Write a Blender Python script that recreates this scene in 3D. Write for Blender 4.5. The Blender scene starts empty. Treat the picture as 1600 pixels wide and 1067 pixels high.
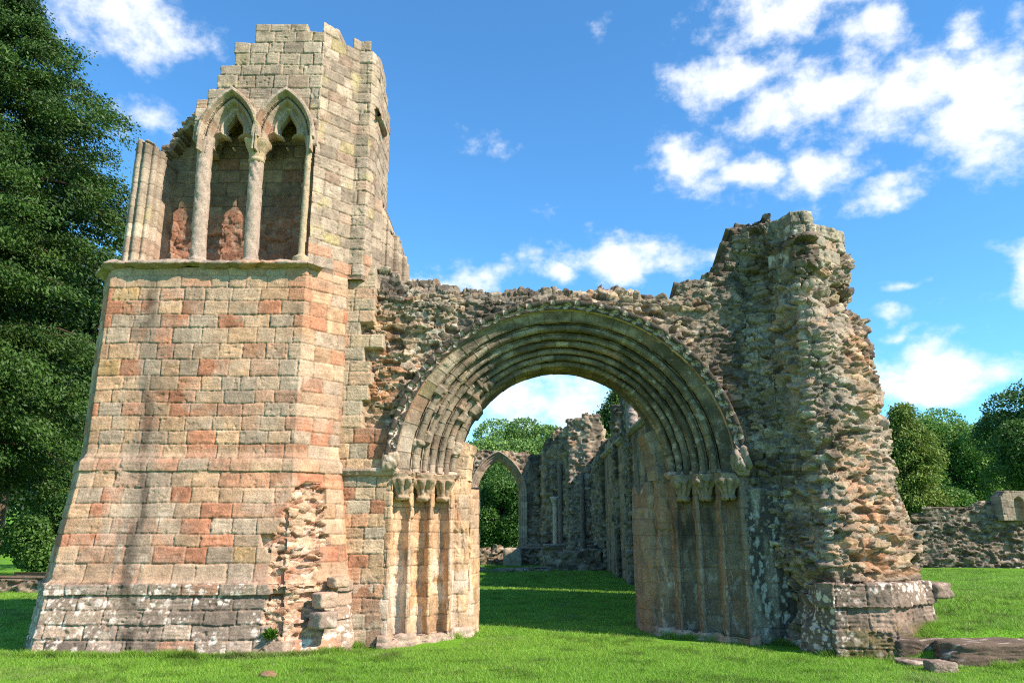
import bpy, bmesh, math, random
import numpy as np
from mathutils import Vector

R = math.radians
SC = bpy.context.scene
COL = SC.collection

# ------------------------------------------------------------------ camera, light, sky
PITCH, EYE, CAMY, FPX = R(14.15), 1.75, -12.55, 1170.0
cam_d = bpy.data.cameras.new('camera'); cam = bpy.data.objects.new('camera', cam_d); COL.objects.link(cam)
cam.location = (0, CAMY, EYE); cam.rotation_euler = (R(90) + PITCH, 0, 0)
cam_d.sensor_width = 36; cam_d.lens = FPX / 1600 * 36; cam_d.clip_end = 3000; cam_d.clip_start = 0.1
SC.camera = cam

SUN_AZ, SUN_EL = R(33), R(40)          # azimuth measured from +X towards -Y (camera side)
sdir = Vector((math.cos(SUN_AZ) * math.cos(SUN_EL), -math.sin(SUN_AZ) * math.cos(SUN_EL), math.sin(SUN_EL)))
sl = bpy.data.lights.new('sun', 'SUN'); sl.energy = 5.0; sl.angle = R(0.5); sl.color = (1, 0.935, 0.85)
sun = bpy.data.objects.new('sun', sl); COL.objects.link(sun)
sun.rotation_euler = sdir.to_track_quat('Z', 'Y').to_euler()
SC.cycles.use_denoising = False; SC.cycles.pixel_filter_type = 'BLACKMAN_HARRIS'; SC.cycles.filter_width = 1.1
SC.view_settings.view_transform = 'Standard'; SC.view_settings.look = 'None'
SC.view_settings.gamma = 1; SC.view_settings.exposure = 0.68


def ray(px, py):
    a, b = (px - 800) / FPX, (533.5 - py) / FPX
    return np.array([a, math.cos(PITCH) - math.sin(PITCH) * b, math.sin(PITCH) + math.cos(PITCH) * b])


def at(px, py, Y):
    d = ray(px, py); t = (Y - CAMY) / d[1]
    return np.array([t * d[0], Y, EYE + t * d[2]])


def build_world():
    w = bpy.data.worlds.new('World'); SC.world = w; w.use_nodes = True
    nt = w.node_tree; nt.nodes.clear(); N = nt.nodes.new; L = nt.links.new
    out = N('ShaderNodeOutputWorld'); bg = N('ShaderNodeBackground'); bg.inputs[1].default_value = 0.12
    L(bg.outputs[0], out.inputs[0])
    sky = N('ShaderNodeTexSky'); sky.sky_type = 'NISHITA'; sky.sun_disc = False
    sky.sun_elevation = SUN_EL; sky.sun_rotation = math.atan2(sdir.x, sdir.y)
    sky.air_density = 1.0; sky.dust_density = 0.0; sky.ozone_density = 2.5
    tc = N('ShaderNodeTexCoord')
    sep = N('ShaderNodeSeparateXYZ'); L(tc.outputs['Generated'], sep.inputs[0])

    def M(op, a, b=None, clamp=False):
        n = N('ShaderNodeMath'); n.operation = op; n.use_clamp = clamp
        for i, v in enumerate((a, b)):
            if v is None: continue
            if isinstance(v, (int, float)): n.inputs[i].default_value = v
            else: L(v, n.inputs[i])
        return n.outputs[0]
    X, Y, Z = sep.outputs
    hyp = M('SQRT', M('ADD', M('MULTIPLY', X, X), M('MULTIPLY', Y, Y)))
    az = M('ARCTAN2', X, Y); el = M('ARCTAN2', Z, hyp)
    comb = N('ShaderNodeCombineXYZ'); L(az, comb.inputs[0]); L(M('MULTIPLY', el, 1.35), comb.inputs[1])
    # domain warp
    wn = N('ShaderNodeTexNoise'); wn.inputs['Scale'].default_value = 9; wn.inputs['Detail'].default_value = 5
    L(comb.outputs[0], wn.inputs['Vector'])
    ws = N('ShaderNodeVectorMath'); ws.operation = 'SUBTRACT'; L(wn.outputs['Color'], ws.inputs[0]); ws.inputs[1].default_value = (.5, .5, .5)
    wm = N('ShaderNodeVectorMath'); wm.operation = 'SCALE'; L(ws.outputs[0], wm.inputs[0]); wm.inputs['Scale'].default_value = 0.13
    wa = N('ShaderNodeVectorMath'); wa.operation = 'ADD'; L(comb.outputs[0], wa.inputs[0]); L(wm.outputs[0], wa.inputs[1])
    # clouds of this sky: (px, py, half width, half height, weight) turned into directions
    blobs = [(1130, 125, 90, 42, 1), (1270, 165, 130, 45, 1), (1420, 150, 130, 55, 1), (1545, 160, 95, 105, 1.15), (1370, 55, 60, 48, .95),
             (1250, 12, 160, 38, .95), (1075, 245, 60, 38, .9), (1160, 275, 60, 35, .95), (1275, 272, 70, 40, .9), (1370, 298, 70, 22, .8),
             (950, 402, 110, 34, .95), (870, 425, 40, 26, .9), (700, 440, 90, 26, .85), (1440, 575, 130, 40, 1.1), (1595, 435, 50, 45, 1),
             (185, 28, 120, 60, 1.0), (240, 178, 60, 30, .45), (840, 625, 190, 60, .8), (765, 215, 42, 26, .42), (1420, 442, 45, 14, .6),
             (1115, 395, 36, 22, .7), (1405, 520, 50, 14, .65), (1525, 50, 60, 22, .7), (850, 322, 22, 10, .35), (1395, 490, 50, 14, .55), (915, 50, 16, 20, .35),
             (-300, 250, 160, 60, 1), (-500, 500, 200, 40, 1), (1900, 420, 150, 50, 1), (2100, 150, 200, 80, 1), (620, -250, 200, 70, .9), (1200, -380, 260, 80, 1)]
    tot = None
    for bx, by, hw, hh, wt in blobs:
        d = ray(bx, by); a0 = math.atan2(d[0], d[1]); e0 = math.atan2(d[2], math.hypot(d[0], d[1]))
        d2 = ray(bx + hw, by); d3 = ray(bx, by - hh)
        ra = abs(math.atan2(d2[0], d2[1]) - a0); re = abs(math.atan2(d3[2], math.hypot(d3[0], d3[1])) - e0) * 1.35
        s = N('ShaderNodeVectorMath'); s.operation = 'SUBTRACT'; L(wa.outputs[0], s.inputs[0]); s.inputs[1].default_value = (a0, e0 * 1.35, 0)
        m = N('ShaderNodeVectorMath'); m.operation = 'MULTIPLY'; L(s.outputs[0], m.inputs[0]); m.inputs[1].default_value = (1 / ra, 1 / re, 0)
        ln = N('ShaderNodeVectorMath'); ln.operation = 'LENGTH'; L(m.outputs[0], ln.inputs[0])
        v = M('MULTIPLY', M('SUBTRACT', 1.55, ln.outputs['Value']), wt)
        tot = v if tot is None else M('MAXIMUM', tot, v)
    n2 = N('ShaderNodeTexNoise'); n2.inputs['Scale'].default_value = 16; n2.inputs['Detail'].default_value = 9; n2.inputs['Roughness'].default_value = .62
    L(comb.outputs[0], n2.inputs['Vector'])
    dens = M('ADD', M('MAXIMUM', tot, -.6), M('MULTIPLY', M('SUBTRACT', n2.outputs['Fac'], .515), 3.0))
    ramp = N('ShaderNodeMapRange'); ramp.interpolation_type = 'SMOOTHSTEP'
    L(dens, ramp.inputs['Value']); ramp.inputs['From Min'].default_value = .12; ramp.inputs['From Max'].default_value = 1.35
    # cloud tone: bright white with faint blue-grey cores
    core = N('ShaderNodeMapRange'); L(dens, core.inputs['Value']); core.inputs['From Min'].default_value = 1.3; core.inputs['From Max'].default_value = 2.6
    core.inputs['To Min'].default_value = 0; core.inputs['To Max'].default_value = 1
    cm = N('ShaderNodeMix'); cm.data_type = 'RGBA'; L(core.outputs[0], cm.inputs[0])
    cm.inputs[6].default_value = (6.0, 6.2, 6.5, 1); cm.inputs[7].default_value = (4.9, 5.25, 5.8, 1)
    tint = N('ShaderNodeMix'); tint.data_type = 'RGBA'; tint.blend_type = 'MULTIPLY'; tint.inputs[0].default_value = 1
    L(sky.outputs[0], tint.inputs[6]); tint.inputs[7].default_value = (.62, 1.17, 1.46, 1)
    mx = N('ShaderNodeMix'); mx.data_type = 'RGBA'
    L(ramp.outputs[0], mx.inputs[0]); L(tint.outputs[2], mx.inputs[6]); L(cm.outputs[2], mx.inputs[7])
    L(mx.outputs[2], bg.inputs[0])


build_world()

# ------------------------------------------------------------------ number helpers
U = np.uint32


def hsh(i, j, seed=0):
    i = np.asarray(i).astype(np.int64); j = np.asarray(j).astype(np.int64)
    h = (i * 374761393 + j * 668265263 + int(seed) * 2246822519) & 0xFFFFFFFF
    h = ((h ^ (h >> 13)) * 1274126177) & 0xFFFFFFFF
    h = ((h ^ (h >> 16)) * 2654435761) & 0xFFFFFFFF
    return ((h ^ (h >> 15)) & 0xFFFFFF) / float(0x1000000)


def vn(x, y, seed=0):
    xi = np.floor(x); yi = np.floor(y); fx = x - xi; fy = y - yi
    fx = fx * fx * (3 - 2 * fx); fy = fy * fy * (3 - 2 * fy)
    a = hsh(xi, yi, seed); b = hsh(xi + 1, yi, seed); c = hsh(xi, yi + 1, seed); d = hsh(xi + 1, yi + 1, seed)
    return (a * (1 - fx) + b * fx) * (1 - fy) + (c * (1 - fx) + d * fx) * fy


def fbm(x, y, seed=0, o=4):
    t = 0; a = .5; s = 0
    for k in range(o):
        t = t + a * vn(x * 2 ** k, y * 2 ** k, seed + k * 17); s += a; a *= .55
    return t / s


def sst(a, b, x):
    t = np.clip((x - a) / (b - a), 0, 1); return t * t * (3 - 2 * t)


def mixc(c, d, f):
    return c * (1 - f[..., None]) + np.asarray(d) * f[..., None]


def worley(u, v, sx, sy, seed):
    """stones: returns edge distance, id random numbers, centre"""
    gy = v / sy; gx = u / sx
    iy = np.floor(gy)
    f1 = np.full(u.shape, 9.); f2 = np.full(u.shape, 9.)
    cu = np.zeros(u.shape); cv = np.zeros(u.shape); ci = np.zeros(u.shape); cj = np.zeros(u.shape)
    for dj in (-1, 0, 1):
        j = iy + dj; off = hsh(j, j * 0 + 7, seed) * 1.0
        ix = np.floor(gx - off)
        for di in (-1, 0, 1):
            i = ix + di
            px = i + off + .5 + (hsh(i, j, seed + 1) - .5) * .85
            py = j + .5 + (hsh(i, j, seed + 2) - .5) * .6
            w = .75 + .5 * hsh(i, j, seed + 3)
            d = (np.abs((gx - px)) ** 2.4 + np.abs((gy - py)) ** 2.4) ** (1 / 2.4) / w
            n1 = d < f1
            f2 = np.where(n1, f1, np.minimum(f2, d))
            f1 = np.where(n1, d, f1)
            cu = np.where(n1, px * sx, cu); cv = np.where(n1, py * sy, cv); ci = np.where(n1, i, ci); cj = np.where(n1, j, cj)
    return f2 - f1, ci, cj, cu, cv


def palette(r, r2, pal):
    """pal: list of (weight, colour); r picks, r2 jitters"""
    w = np.array([p[0] for p in pal], float); w = np.cumsum(w / w.sum())
    k = np.clip(np.searchsorted(w, r), 0, len(pal) - 1)
    c = np.array([p[1] for p in pal])[k]
    return c * (0.78 + .44 * r2)[..., None]


RUB = [(4, (0.284, 0.235, 0.180)), (3, (0.215, 0.176, 0.139)), (2, (0.335, 0.265, 0.184)), (1.4, (0.138, 0.113, 0.090)), (1, (0.353, 0.223, 0.139)), (1, (0.404, 0.357, 0.283))]
RUBDARK = [(4, (0.224, 0.175, 0.127)), (3, (0.168, 0.131, 0.098)), (2, (0.291, 0.218, 0.148)), (1.2, (0.112, 0.087, 0.066)), (0.7, (0.381, 0.310, 0.230))]
RUBRED = [(3, (.40, .215, .12)), (3, (.36, .27, .18)), (2, (.44, .30, .18)), (1, (.30, .15, .085))]
ASH = [(3.8, (.375, .188, .115)), (2.2, (.41, .24, .15)), (3.6, (.43, .305, .195)), (3.0, (.43, .33, .23)), (2, (.345, .29, .22)), (.35, (.42, .30, .145))]
ASHUP = [(4, (0.312, 0.283, 0.219)), (3, (0.352, 0.322, 0.258)), (2.4, (0.260, 0.235, 0.185)), (1.2, (0.295, 0.239, 0.181)), (0.5, (0.317, 0.217, 0.155)), (0.35, (0.308, 0.283, 0.163))]
ASHGREY = [(3, (.33, .30, .24)), (3, (.27, .24, .195)), (2, (.38, .34, .265)), (1, (.35, .25, .17))]
PLINTH = [(3, (.29, .25, .205)), (3, (.34, .295, .235)), (1.5, (.20, .175, .145)), (1.4, (.38, .315, .245)), (.4, (.36, .23, .16))]


def rubble(u, v, seed, sx=.27, sy=.125, amp=.09, pal=RUB, mortar=(.33, .29, .225)):
    wu = u + (fbm(u * 5, v * 5, seed + 50, 3) - .5) * .14; wv = v + (fbm(u * 5 + 9, v * 6, seed + 51, 3) - .5) * .09
    e1, i1, j1, cu1, cv1 = worley(wu, wv, sx, sy, seed)
    e2, i2, j2, cu2, cv2 = worley(wu, wv, sx * .5, sy * .55, seed + 11)
    pick = vn(cu1 * 1.6, cv1 * 1.8, seed + 5) + .5 * (hsh(i1, j1, seed + 6) - .5) > .52
    g = lambda s: np.where(pick, hsh(i2, j2, seed + 60 + s), hsh(i1, j1, seed + 30 + s))
    e = np.where(pick, e2, e1); cu = np.where(pick, cu2, cu1); cv = np.where(pick, cv2, cv1)
    du = np.clip((wu - cu) / sx, -1, 1); dv = np.clip((wv - cv) / sy, -1, 1)
    prof = sst(.0, .13, e + (fbm(u * 22, v * 22, seed + 3, 2) - .5) * .20)
    gap = g(1) < .13
    h = (np.where(gap, -1.1, g(2) ** 1.4 * 1.7 + .1)) * prof + (du * (g(3) - .5) * 1.2 + dv * (g(4) - .3) * 1.0) * prof * np.where(gap, 0, 1)
    sc = np.where(pick, .62, 1.0)
    disp = amp * h * sc + (fbm(u * 1.3, v * 1.5, seed + 8, 3) - .5) * amp * 2.4 + (fbm(u * 16, v * 20, seed + 9, 3) - .5) * amp * .32 - np.abs(fbm(u * 8 + g(3) * 9, v * 11 + g(4) * 7, seed + 10, 2) - .5) * amp * .8
    col = palette(g(5), g(6), pal) * (.8 + .4 * g(7))[..., None]
    col = mixc(col, mortar, (1 - sst(.02, .09, e)) * .7)
    col = mixc(col, (.15, .10, .07), gap * .55)
    col = col * (.55 + .9 * fbm(u * 16, v * 16, seed + 12, 4))[..., None]
    col = mixc(col, np.array((.47, .45, .40)), sst(.62, .74, fbm(u * 7, v * 9, seed + 13, 4)) * .55)     # pale lichen bloom
    return disp, col, cu, cv


def courses(z0, z1, seed, lo=.19, hi=.29, fixed=None):
    r = random.Random(seed); z = [z0]
    if fixed: z = list(fixed)
    while z[-1] < z1: z.append(z[-1] + r.uniform(lo, hi))
    return np.array(z)


def ashlar(u, v, seed, zc, wmin=.26, wmax=.52, joint=.016, pal=ASH, rough=1.0, rowpal=None):
    wu = u + (fbm(u * 3.1, v * 3.1, seed + 70, 2) - .5) * .03; wv = v + (fbm(u * 2.1, v * 2.7, seed + 71, 2) - .5) * .035
    row = np.clip(np.searchsorted(zc, wv) - 1, 0, len(zc) - 2)
    b0 = np.zeros(u.shape); b1 = np.zeros(u.shape); k = np.zeros(u.shape)
    umin, umax = u.min() - 1, u.max() + 1
    for rr in np.unique(row):
        rg = random.Random(seed * 991 + int(rr)); e = [umin + rg.uniform(-.5, 0)]
        while e[-1] < umax: e.append(e[-1] + rg.uniform(wmin, wmax))
        e = np.array(e); m = row == rr; q = np.clip(np.searchsorted(e, wu[m]) - 1, 0, len(e) - 2)
        b0[m] = e[q]; b1[m] = e[q + 1]; k[m] = q
    z0 = zc[row]; z1 = zc[row + 1]
    g = lambda s: hsh(k, row, seed + 20 + s)
    d = np.minimum(np.minimum(wu - b0, b1 - wu), np.minimum(wv - z0, z1 - wv))
    # corners rounder than edges
    dx = np.minimum(wu - b0, b1 - wu); dz = np.minimum(wv - z0, z1 - wv)
    rc = .022
    cc = np.where((dx < rc) & (dz < rc), rc - np.hypot(rc - dx, rc - dz), d)
    d = np.minimum(d, cc)
    n = fbm(u * 20, v * 20, seed + 1, 3) - .5
    worn = g(1)
    dd = d + n * (.010 + .022 * worn ** 2)
    cu = (b0 + b1) / 2; cv = (z0 + z1) / 2
    h = (g(2) - .5) * .012 * rough + ((wu - cu) * (g(3) - .5) + (wv - cv) * (g(4) - .5)) * .03 * rough
    h = h - joint * (1 - sst(-.002, .013 + .012 * worn ** 2, dd))
    # tooled / weathered faces: bedding lines on some stones, pits
    bed = (fbm(u * 4, v * 55, seed + 4, 2) - .5) * .010 * (g(5) > .45)
    h = h + bed * rough + n * .008 * rough + (fbm(u * 6, v * 7, seed + 2, 3) - .5) * .010 * rough
    pit = sst(.70, .80, fbm(u * 13, v * 13, seed + 8, 2)) * (g(6) > .5)
    h = h - pit * .012 * rough
    dirt = fbm(u * .9, v * 1.1, seed + 41, 5); smut = fbm(u * 2.2, v * .55, seed + 42, 4)
    col = palette(g(7), g(8), pal)
    if rowpal is not None: col = rowpal(col, row, g, cv)
    col = col * (.60 + .80 * fbm(u * 9 + g(9) * 30, v * 11, seed + 9, 4))[..., None]
    tone = (fbm(u * 3, v * 28, seed + 14, 2) - .5) * .22 * (g(10) > .5); col = col * (1 + tone)[..., None]
    col = mixc(col, (.30, .265, .21), sst(.50, .66, dirt) * .45)
    col = col * (1 - .16 * sst(.54, .70, smut))[..., None]
    col = mixc(col, (.15, .115, .08), (1 - sst(-.002, .010, dd)) * .75)
    return h, col, cu, cv, (k, row, g)


def lichen(u, v, seed, size=.10, thr=.5):
    e, i, j, cu, cv = worley(u, v, size, size, seed)
    r = np.hypot(u - cu, v - cv) / size + (fbm(u * 40, v * 40, seed + 1, 3) - .5) * .35
    rad = hsh(i, j, seed + 5)
    return (1 - sst(.0, .09, r - (rad - thr).clip(0) * .75)) * (rad > thr)


# ------------------------------------------------------------------ object helpers
def link(name, me, parent=None):
    o = bpy.data.objects.new(name, me); COL.objects.link(o)
    if parent is not None: o.parent = parent
    return o


def tag(o, label=None, cat=None, group=None, kind=None):
    if cat and not kind: kind = 'thing'
    for k, v in (('label', label), ('category', cat), ('group', group), ('kind', kind)):
        if v: o[k] = v
    return o


def empty(name, loc=(0, 0, 0)):
    o = bpy.data.objects.new(name, None); COL.objects.link(o); o.location = loc; o.empty_display_size = .3
    return o


def raw_mesh(name, V, F, col=None, mat=None, parent=None, smooth=True, tri=False):
    me = bpy.data.meshes.new(name)
    V = np.asarray(V, np.float32); F = np.asarray(F, np.int32)
    if parent is not None: V = V - np.array(parent_loc(parent), np.float32)
    k = F.shape[1]
    me.vertices.add(len(V)); me.vertices.foreach_set('co', V.ravel())
    me.loops.add(F.size); me.loops.foreach_set('vertex_index', F.ravel())
    me.polygons.add(len(F)); me.polygons.foreach_set('loop_start', np.arange(len(F), dtype=np.int32) * k)
    me.polygons.foreach_set('loop_total', np.full(len(F), k, np.int32))
    me.polygons.foreach_set('use_smooth', np.full(len(F), smooth, bool))
    me.update(calc_edges=True)
    if col is not None:
        a = me.color_attributes.new('Col', 'FLOAT_COLOR', 'POINT')
        c = np.ones((len(V), 4), np.float32); c[:, :3] = col; a.data.foreach_set('color', c.ravel())
    if mat: me.materials.append(mat)
    me.validate()
    return link(name, me, parent)


def parent_loc(p):
    l = Vector((0, 0, 0))
    while p is not None: l = l + p.location; p = p.parent
    return l


def sheet(name, P, disp, col, mat, parent=None, keep=None, back=None, flip=False, smooth=True, close=False, N=None):
    """grid surface P[u,v,3] displaced along its normal; keep drops vertices; back(P) closes open borders"""
    nu, nv = P.shape[:2]
    if N is None:
        if close:
            Q = np.concatenate([P[-2:-1], P, P[1:2]], 0); a = np.gradient(Q, axis=0)[1:-1]
        else: a = np.gradient(P, axis=0)
        b = np.gradient(P, axis=1)
        N = np.cross(a, b); N /= np.linalg.norm(N, axis=-1, keepdims=True) + 1e-9
        if flip: N = -N
    V = P + N * disp[..., None]
    idx = np.arange(nu * nv).reshape(nu, nv)
    F = np.stack([idx[:-1, :-1], idx[1:, :-1], idx[1:, 1:], idx[:-1, 1:]], -1).reshape(-1, 4)
    if flip: F = F[:, ::-1]
    V = V.reshape(-1, 3); C = np.clip(col.reshape(-1, 3), .004, .95)
    if keep is not None:
        k = keep.reshape(-1); F = F[k[F].all(1)]
    if back is not None and len(F):
        E = np.concatenate([F[:, [0, 1]], F[:, [1, 2]], F[:, [2, 3]], F[:, [3, 0]]])
        key = np.sort(E, 1); kk = key[:, 0].astype(np.int64) * len(V) + key[:, 1]
        _, first, cnt = np.unique(kk, return_index=True, return_counts=True)
        B = E[first[cnt == 1]]
        bv = np.unique(B); m = np.full(len(V), -1); n0 = len(V)
        m[bv] = n0 + np.arange(len(bv))
        V = np.concatenate([V, back(V[bv])]); C = np.concatenate([C, C[bv]])
        F = np.concatenate([F, np.stack([B[:, 1], B[:, 0], m[B[:, 0]], m[B[:, 1]]], -1)])
    used = np.unique(F); re = np.full(len(V), -1); re[used] = np.arange(len(used))
    return raw_mesh(name, V[used], re[F], C[used], mat, parent, smooth)


def polyline(pts, du):
    """resample an open 2D polyline: returns arclength u, C (x,y), mitre M (outward = right-hand normal)"""
    pts = np.array(pts, float); seg = np.diff(pts, axis=0); ln = np.linalg.norm(seg, axis=1)
    n = np.stack([seg[:, 1], -seg[:, 0]], 1) / ln[:, None]
    m = np.zeros_like(pts); m[0] = n[0]; m[-1] = n[-1]
    for i in range(1, len(pts) - 1):
        s = n[i - 1] + n[i]; m[i] = s / max(np.dot(s, n[i]), .25)
    s = np.concatenate([[0], np.cumsum(ln)])
    us = []
    for i in range(len(ln)):
        k = max(2, int(ln[i] / du)); us.append(np.linspace(s[i], s[i + 1], k, endpoint=False))
    u = np.concatenate(us + [[s[-1]]])
    f = lambda a: np.stack([np.interp(u, s, a[:, 0]), np.interp(u, s, a[:, 1])], 1)
    return u, f(pts), f(m), s


def loft(pts, z, du, off=None):
    """vertical loft of an open plan polyline; off(z) moves it outward"""
    u, C, M, s = polyline(pts, du)
    z = np.asarray(z); o = np.zeros_like(z) if off is None else off(z)
    P = np.zeros((len(u), len(z), 3))
    P[..., 0] = C[:, None, 0] + M[:, None, 0] * o[None]; P[..., 1] = C[:, None, 1] + M[:, None, 1] * o[None]
    P[..., 2] = z[None]
    Ug, Vg = np.meshgrid(u, z, indexing='ij')
    return P, Ug, Vg, u, C


# ------------------------------------------------------------------ materials
def stone_mat(name, bump=.5, scale=38, rough=.92, warm=(1.21, .95, .82)):
    m = bpy.data.materials.new(name); m.use_nodes = True; nt = m.node_tree; N = nt.nodes.new; L = nt.links.new
    b = nt.nodes['Principled BSDF']; b.inputs['Roughness'].default_value = rough; b.inputs['Specular IOR Level'].default_value = .2
    at_ = N('ShaderNodeAttribute'); at_.attribute_name = 'Col'
    tc = N('ShaderNodeTexCoord')
    n1 = N('ShaderNodeTexNoise'); n1.inputs['Scale'].default_value = scale; n1.inputs['Detail'].default_value = 6; n1.inputs['Roughness'].default_value = .7
    n2 = N('ShaderNodeTexNoise'); n2.inputs['Scale'].default_value = 6; n2.inputs['Detail'].default_value = 8; n2.inputs['Roughness'].default_value = .7
    L(tc.outputs['Object'], n1.inputs['Vector']); L(tc.outputs['Object'], n2.inputs['Vector'])
    mr = N('ShaderNodeMapRange'); L(n1.outputs['Fac'], mr.inputs[0]); mr.inputs[1].default_value = .25; mr.inputs[2].default_value = .75
    mr.inputs[3].default_value = .50; mr.inputs[4].default_value = 1.48
    mr2 = N('ShaderNodeMapRange'); L(n2.outputs['Fac'], mr2.inputs[0]); mr2.inputs[1].default_value = .3; mr2.inputs[2].default_value = .7
    mr2.inputs[3].default_value = .78; mr2.inputs[4].default_value = 1.18
    mm = N('ShaderNodeMath'); mm.operation = 'MULTIPLY'; L(mr.outputs[0], mm.inputs[0]); L(mr2.outputs[0], mm.inputs[1])
    vs = N('ShaderNodeVectorMath'); vs.operation = 'SCALE'; L(at_.outputs['Color'], vs.inputs[0]); L(mm.outputs[0], vs.inputs['Scale'])
    wt = N('ShaderNodeVectorMath'); wt.operation = 'MULTIPLY'; L(vs.outputs[0], wt.inputs[0]); wt.inputs[1].default_value = warm
    L(wt.outputs[0], b.inputs['Base Color'])
    bp = N('ShaderNodeBump'); bp.inputs['Strength'].default_value = bump; bp.inputs['Distance'].default_value = .02
    L(n1.outputs['Fac'], bp.inputs['Height']); L(bp.outputs[0], b.inputs['Normal'])
    return m


def leaf_mat(name, trans=.3, gloss=.35):
    m = bpy.data.materials.new(name); m.use_nodes = True; nt = m.node_tree; N = nt.nodes.new; L = nt.links.new
    b = nt.nodes['Principled BSDF']; b.inputs['Roughness'].default_value = .55; b.inputs['Specular IOR Level'].default_value = gloss
    out = nt.nodes['Material Output']
    a = N('ShaderNodeAttribute'); a.attribute_name = 'Col'; L(a.outputs['Color'], b.inputs['Base Color'])
    t = N('ShaderNodeBsdfTranslucent'); L(a.outputs['Color'], t.inputs['Color'])
    mx = N('ShaderNodeMixShader'); mx.inputs[0].default_value = trans
    L(b.outputs[0], mx.inputs[1]); L(t.outputs[0], mx.inputs[2]); L(mx.outputs[0], out.inputs['Surface'])
    return m


def turf_mat():
    m = bpy.data.materials.new('turf'); m.use_nodes = True; nt = m.node_tree; N = nt.nodes.new; L = nt.links.new
    b = nt.nodes['Principled BSDF']; b.inputs['Roughness'].default_value = .95; b.inputs['Specular IOR Level'].default_value = .05
    tc = N('ShaderNodeTexCoord')
    n1 = N('ShaderNodeTexNoise'); n1.inputs['Scale'].default_value = .6; n1.inputs['Detail'].default_value = 10; n1.inputs['Roughness'].default_value = .75
    n2 = N('ShaderNodeTexNoise'); n2.inputs['Scale'].default_value = 26; n2.inputs['Detail'].default_value = 4
    L(tc.outputs['Object'], n1.inputs['Vector']); L(tc.outputs['Object'], n2.inputs['Vector'])
    ad = N('ShaderNodeMath'); ad.operation = 'ADD'; L(n1.outputs['Fac'], ad.inputs[0])
    sc = N('ShaderNodeMath'); sc.operation = 'MULTIPLY'; L(n2.outputs['Fac'], sc.inputs[0]); sc.inputs[1].default_value = .6; L(sc.outputs[0], ad.inputs[1])
    r = N('ShaderNodeValToRGB'); L(ad.outputs[0], r.inputs[0])
    r.color_ramp.elements[0].position = .45; r.color_ramp.elements[0].color = (.06, .16, .010, 1)
    r.color_ramp.elements[1].position = 1.1; r.color_ramp.elements[1].color = (.17, .34, .03, 1)
    L(r.outputs[0], b.inputs['Base Color'])
    bp = N('ShaderNodeBump'); bp.inputs['Strength'].default_value = .9; bp.inputs['Distance'].default_value = .05
    L(n2.outputs['Fac'], bp.inputs['Height']); L(bp.outputs[0], b.inputs['Normal'])
    return m


def bark_mat():
    return stone_mat('bark', .9, 20)


STONE = stone_mat('weathered_sandstone', .55, 42)
RUBBLE = stone_mat('rubble_stone', .8, 34, .92, (1.13, .97, .83))
LEAF = leaf_mat('leaves'); NEEDLE = leaf_mat('needles', .22, .3); BLADE = leaf_mat('grass_blades', .35, .25)
BARK = bark_mat(); TURF = turf_mat()

# ------------------------------------------------------------------ ground
def gz(x, y):
    x = np.asarray(x, float); y = np.asarray(y, float)
    bank = .36 * sst(5.3, 6.4, x) * sst(-1.75, -1.05, y - .10 * (x - 6)) * sst(13, 3, y)
    rise = .9 * sst(24, 60, y) * 0 + 5.5 * sst(35, 160, np.hypot(x + 10, y)) * sst(-8, -40, x)
    return bank + rise + (fbm(x * .35, y * .35, 5, 3) - .5) * .10 + (fbm(x * 1.4, y * 1.4, 6, 2) - .5) * .03


def build_ground():
    def axis(lo, hi, fine_lo, fine_hi, d):
        a = np.arange(fine_lo, fine_hi + d, d)
        l = [fine_lo]; s = d
        while l[-1] > lo: s *= 1.16; l.append(l[-1] - s)
        r = [fine_hi + d]; s = d
        while r[-1] < hi: s *= 1.16; r.append(r[-1] + s)
        return np.unique(np.concatenate([np.array(l), a, np.array(r)]))
    x = axis(-900, 900, -12, 12, .12); y = axis(-60, 1500, -5, 12, .12)
    Xg, Yg = np.meshgrid(x, y, indexing='ij'); Z = gz(Xg, Yg)
    P = np.stack([Xg, Yg, Z], -1)
    o = sheet('ground', P, Z * 0, P * 0 + .1, TURF)
    tag(o, kind='structure')


build_ground()

# ------------------------------------------------------------------ the abbey's west front
front = empty('abbey_ruin', (0, 0, 0))
tag(front, 'ruined sandstone abbey front with tall arcaded tower, round moulded doorway and broken rubble pier', 'ruin')

CX, SP = .89, 2.70          # doorway axis and springing height
YF = -.65                   # tower front plane


def tower_stain(c, x, u, z):
    """the grey water streak and white-washed blotches that run down the tower"""
    xc = -6.02 + (6 - z) * .07 + (fbm(z * .9, z * 0 + 3, 3, 3) - .5) * .35
    wdt = .17 + .08 * sst(5.5, 2, z)
    s = 1.1 * (1 - sst(wdt * .55, wdt * 1.25, np.abs(x - xc) + (fbm(u * 5, z * 3, 8, 3) - .5) * .22)) * sst(6.1, 5.8, z)
    s = s * (.35 + .65 * sst(.36, .6, fbm(u * 11, z * 1.1, 12, 4))) ; c = mixc(c, (.225, .20, .16), np.clip(s, 0, 1) * .85)
    core = (1 - sst(.03, .13, np.abs(x - xc) + (fbm(u * 9, z * 1.2, 9, 3) - .5) * .12))
    c = c * (1 - .5 * core * sst(.3, .6, vn(z * 1.1, z * 0, 4)))[..., None]
    edge = sst(.6, .75, fbm(u * 4, z * 4, 10, 4)) * (1 - sst(.1, .35, np.abs(np.abs(x - xc) - wdt))) * sst(3.0, 2.0, z)
    return mixc(c, (.50, .46, .38), edge * .55)


# --- tower, lower stage ---
TP = [(-7.12, 1.6), (-7.12, -.1), (-6.72, YF), (-3.45, YF), (-2.88, -.08), (-2.88, .4)]


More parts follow.
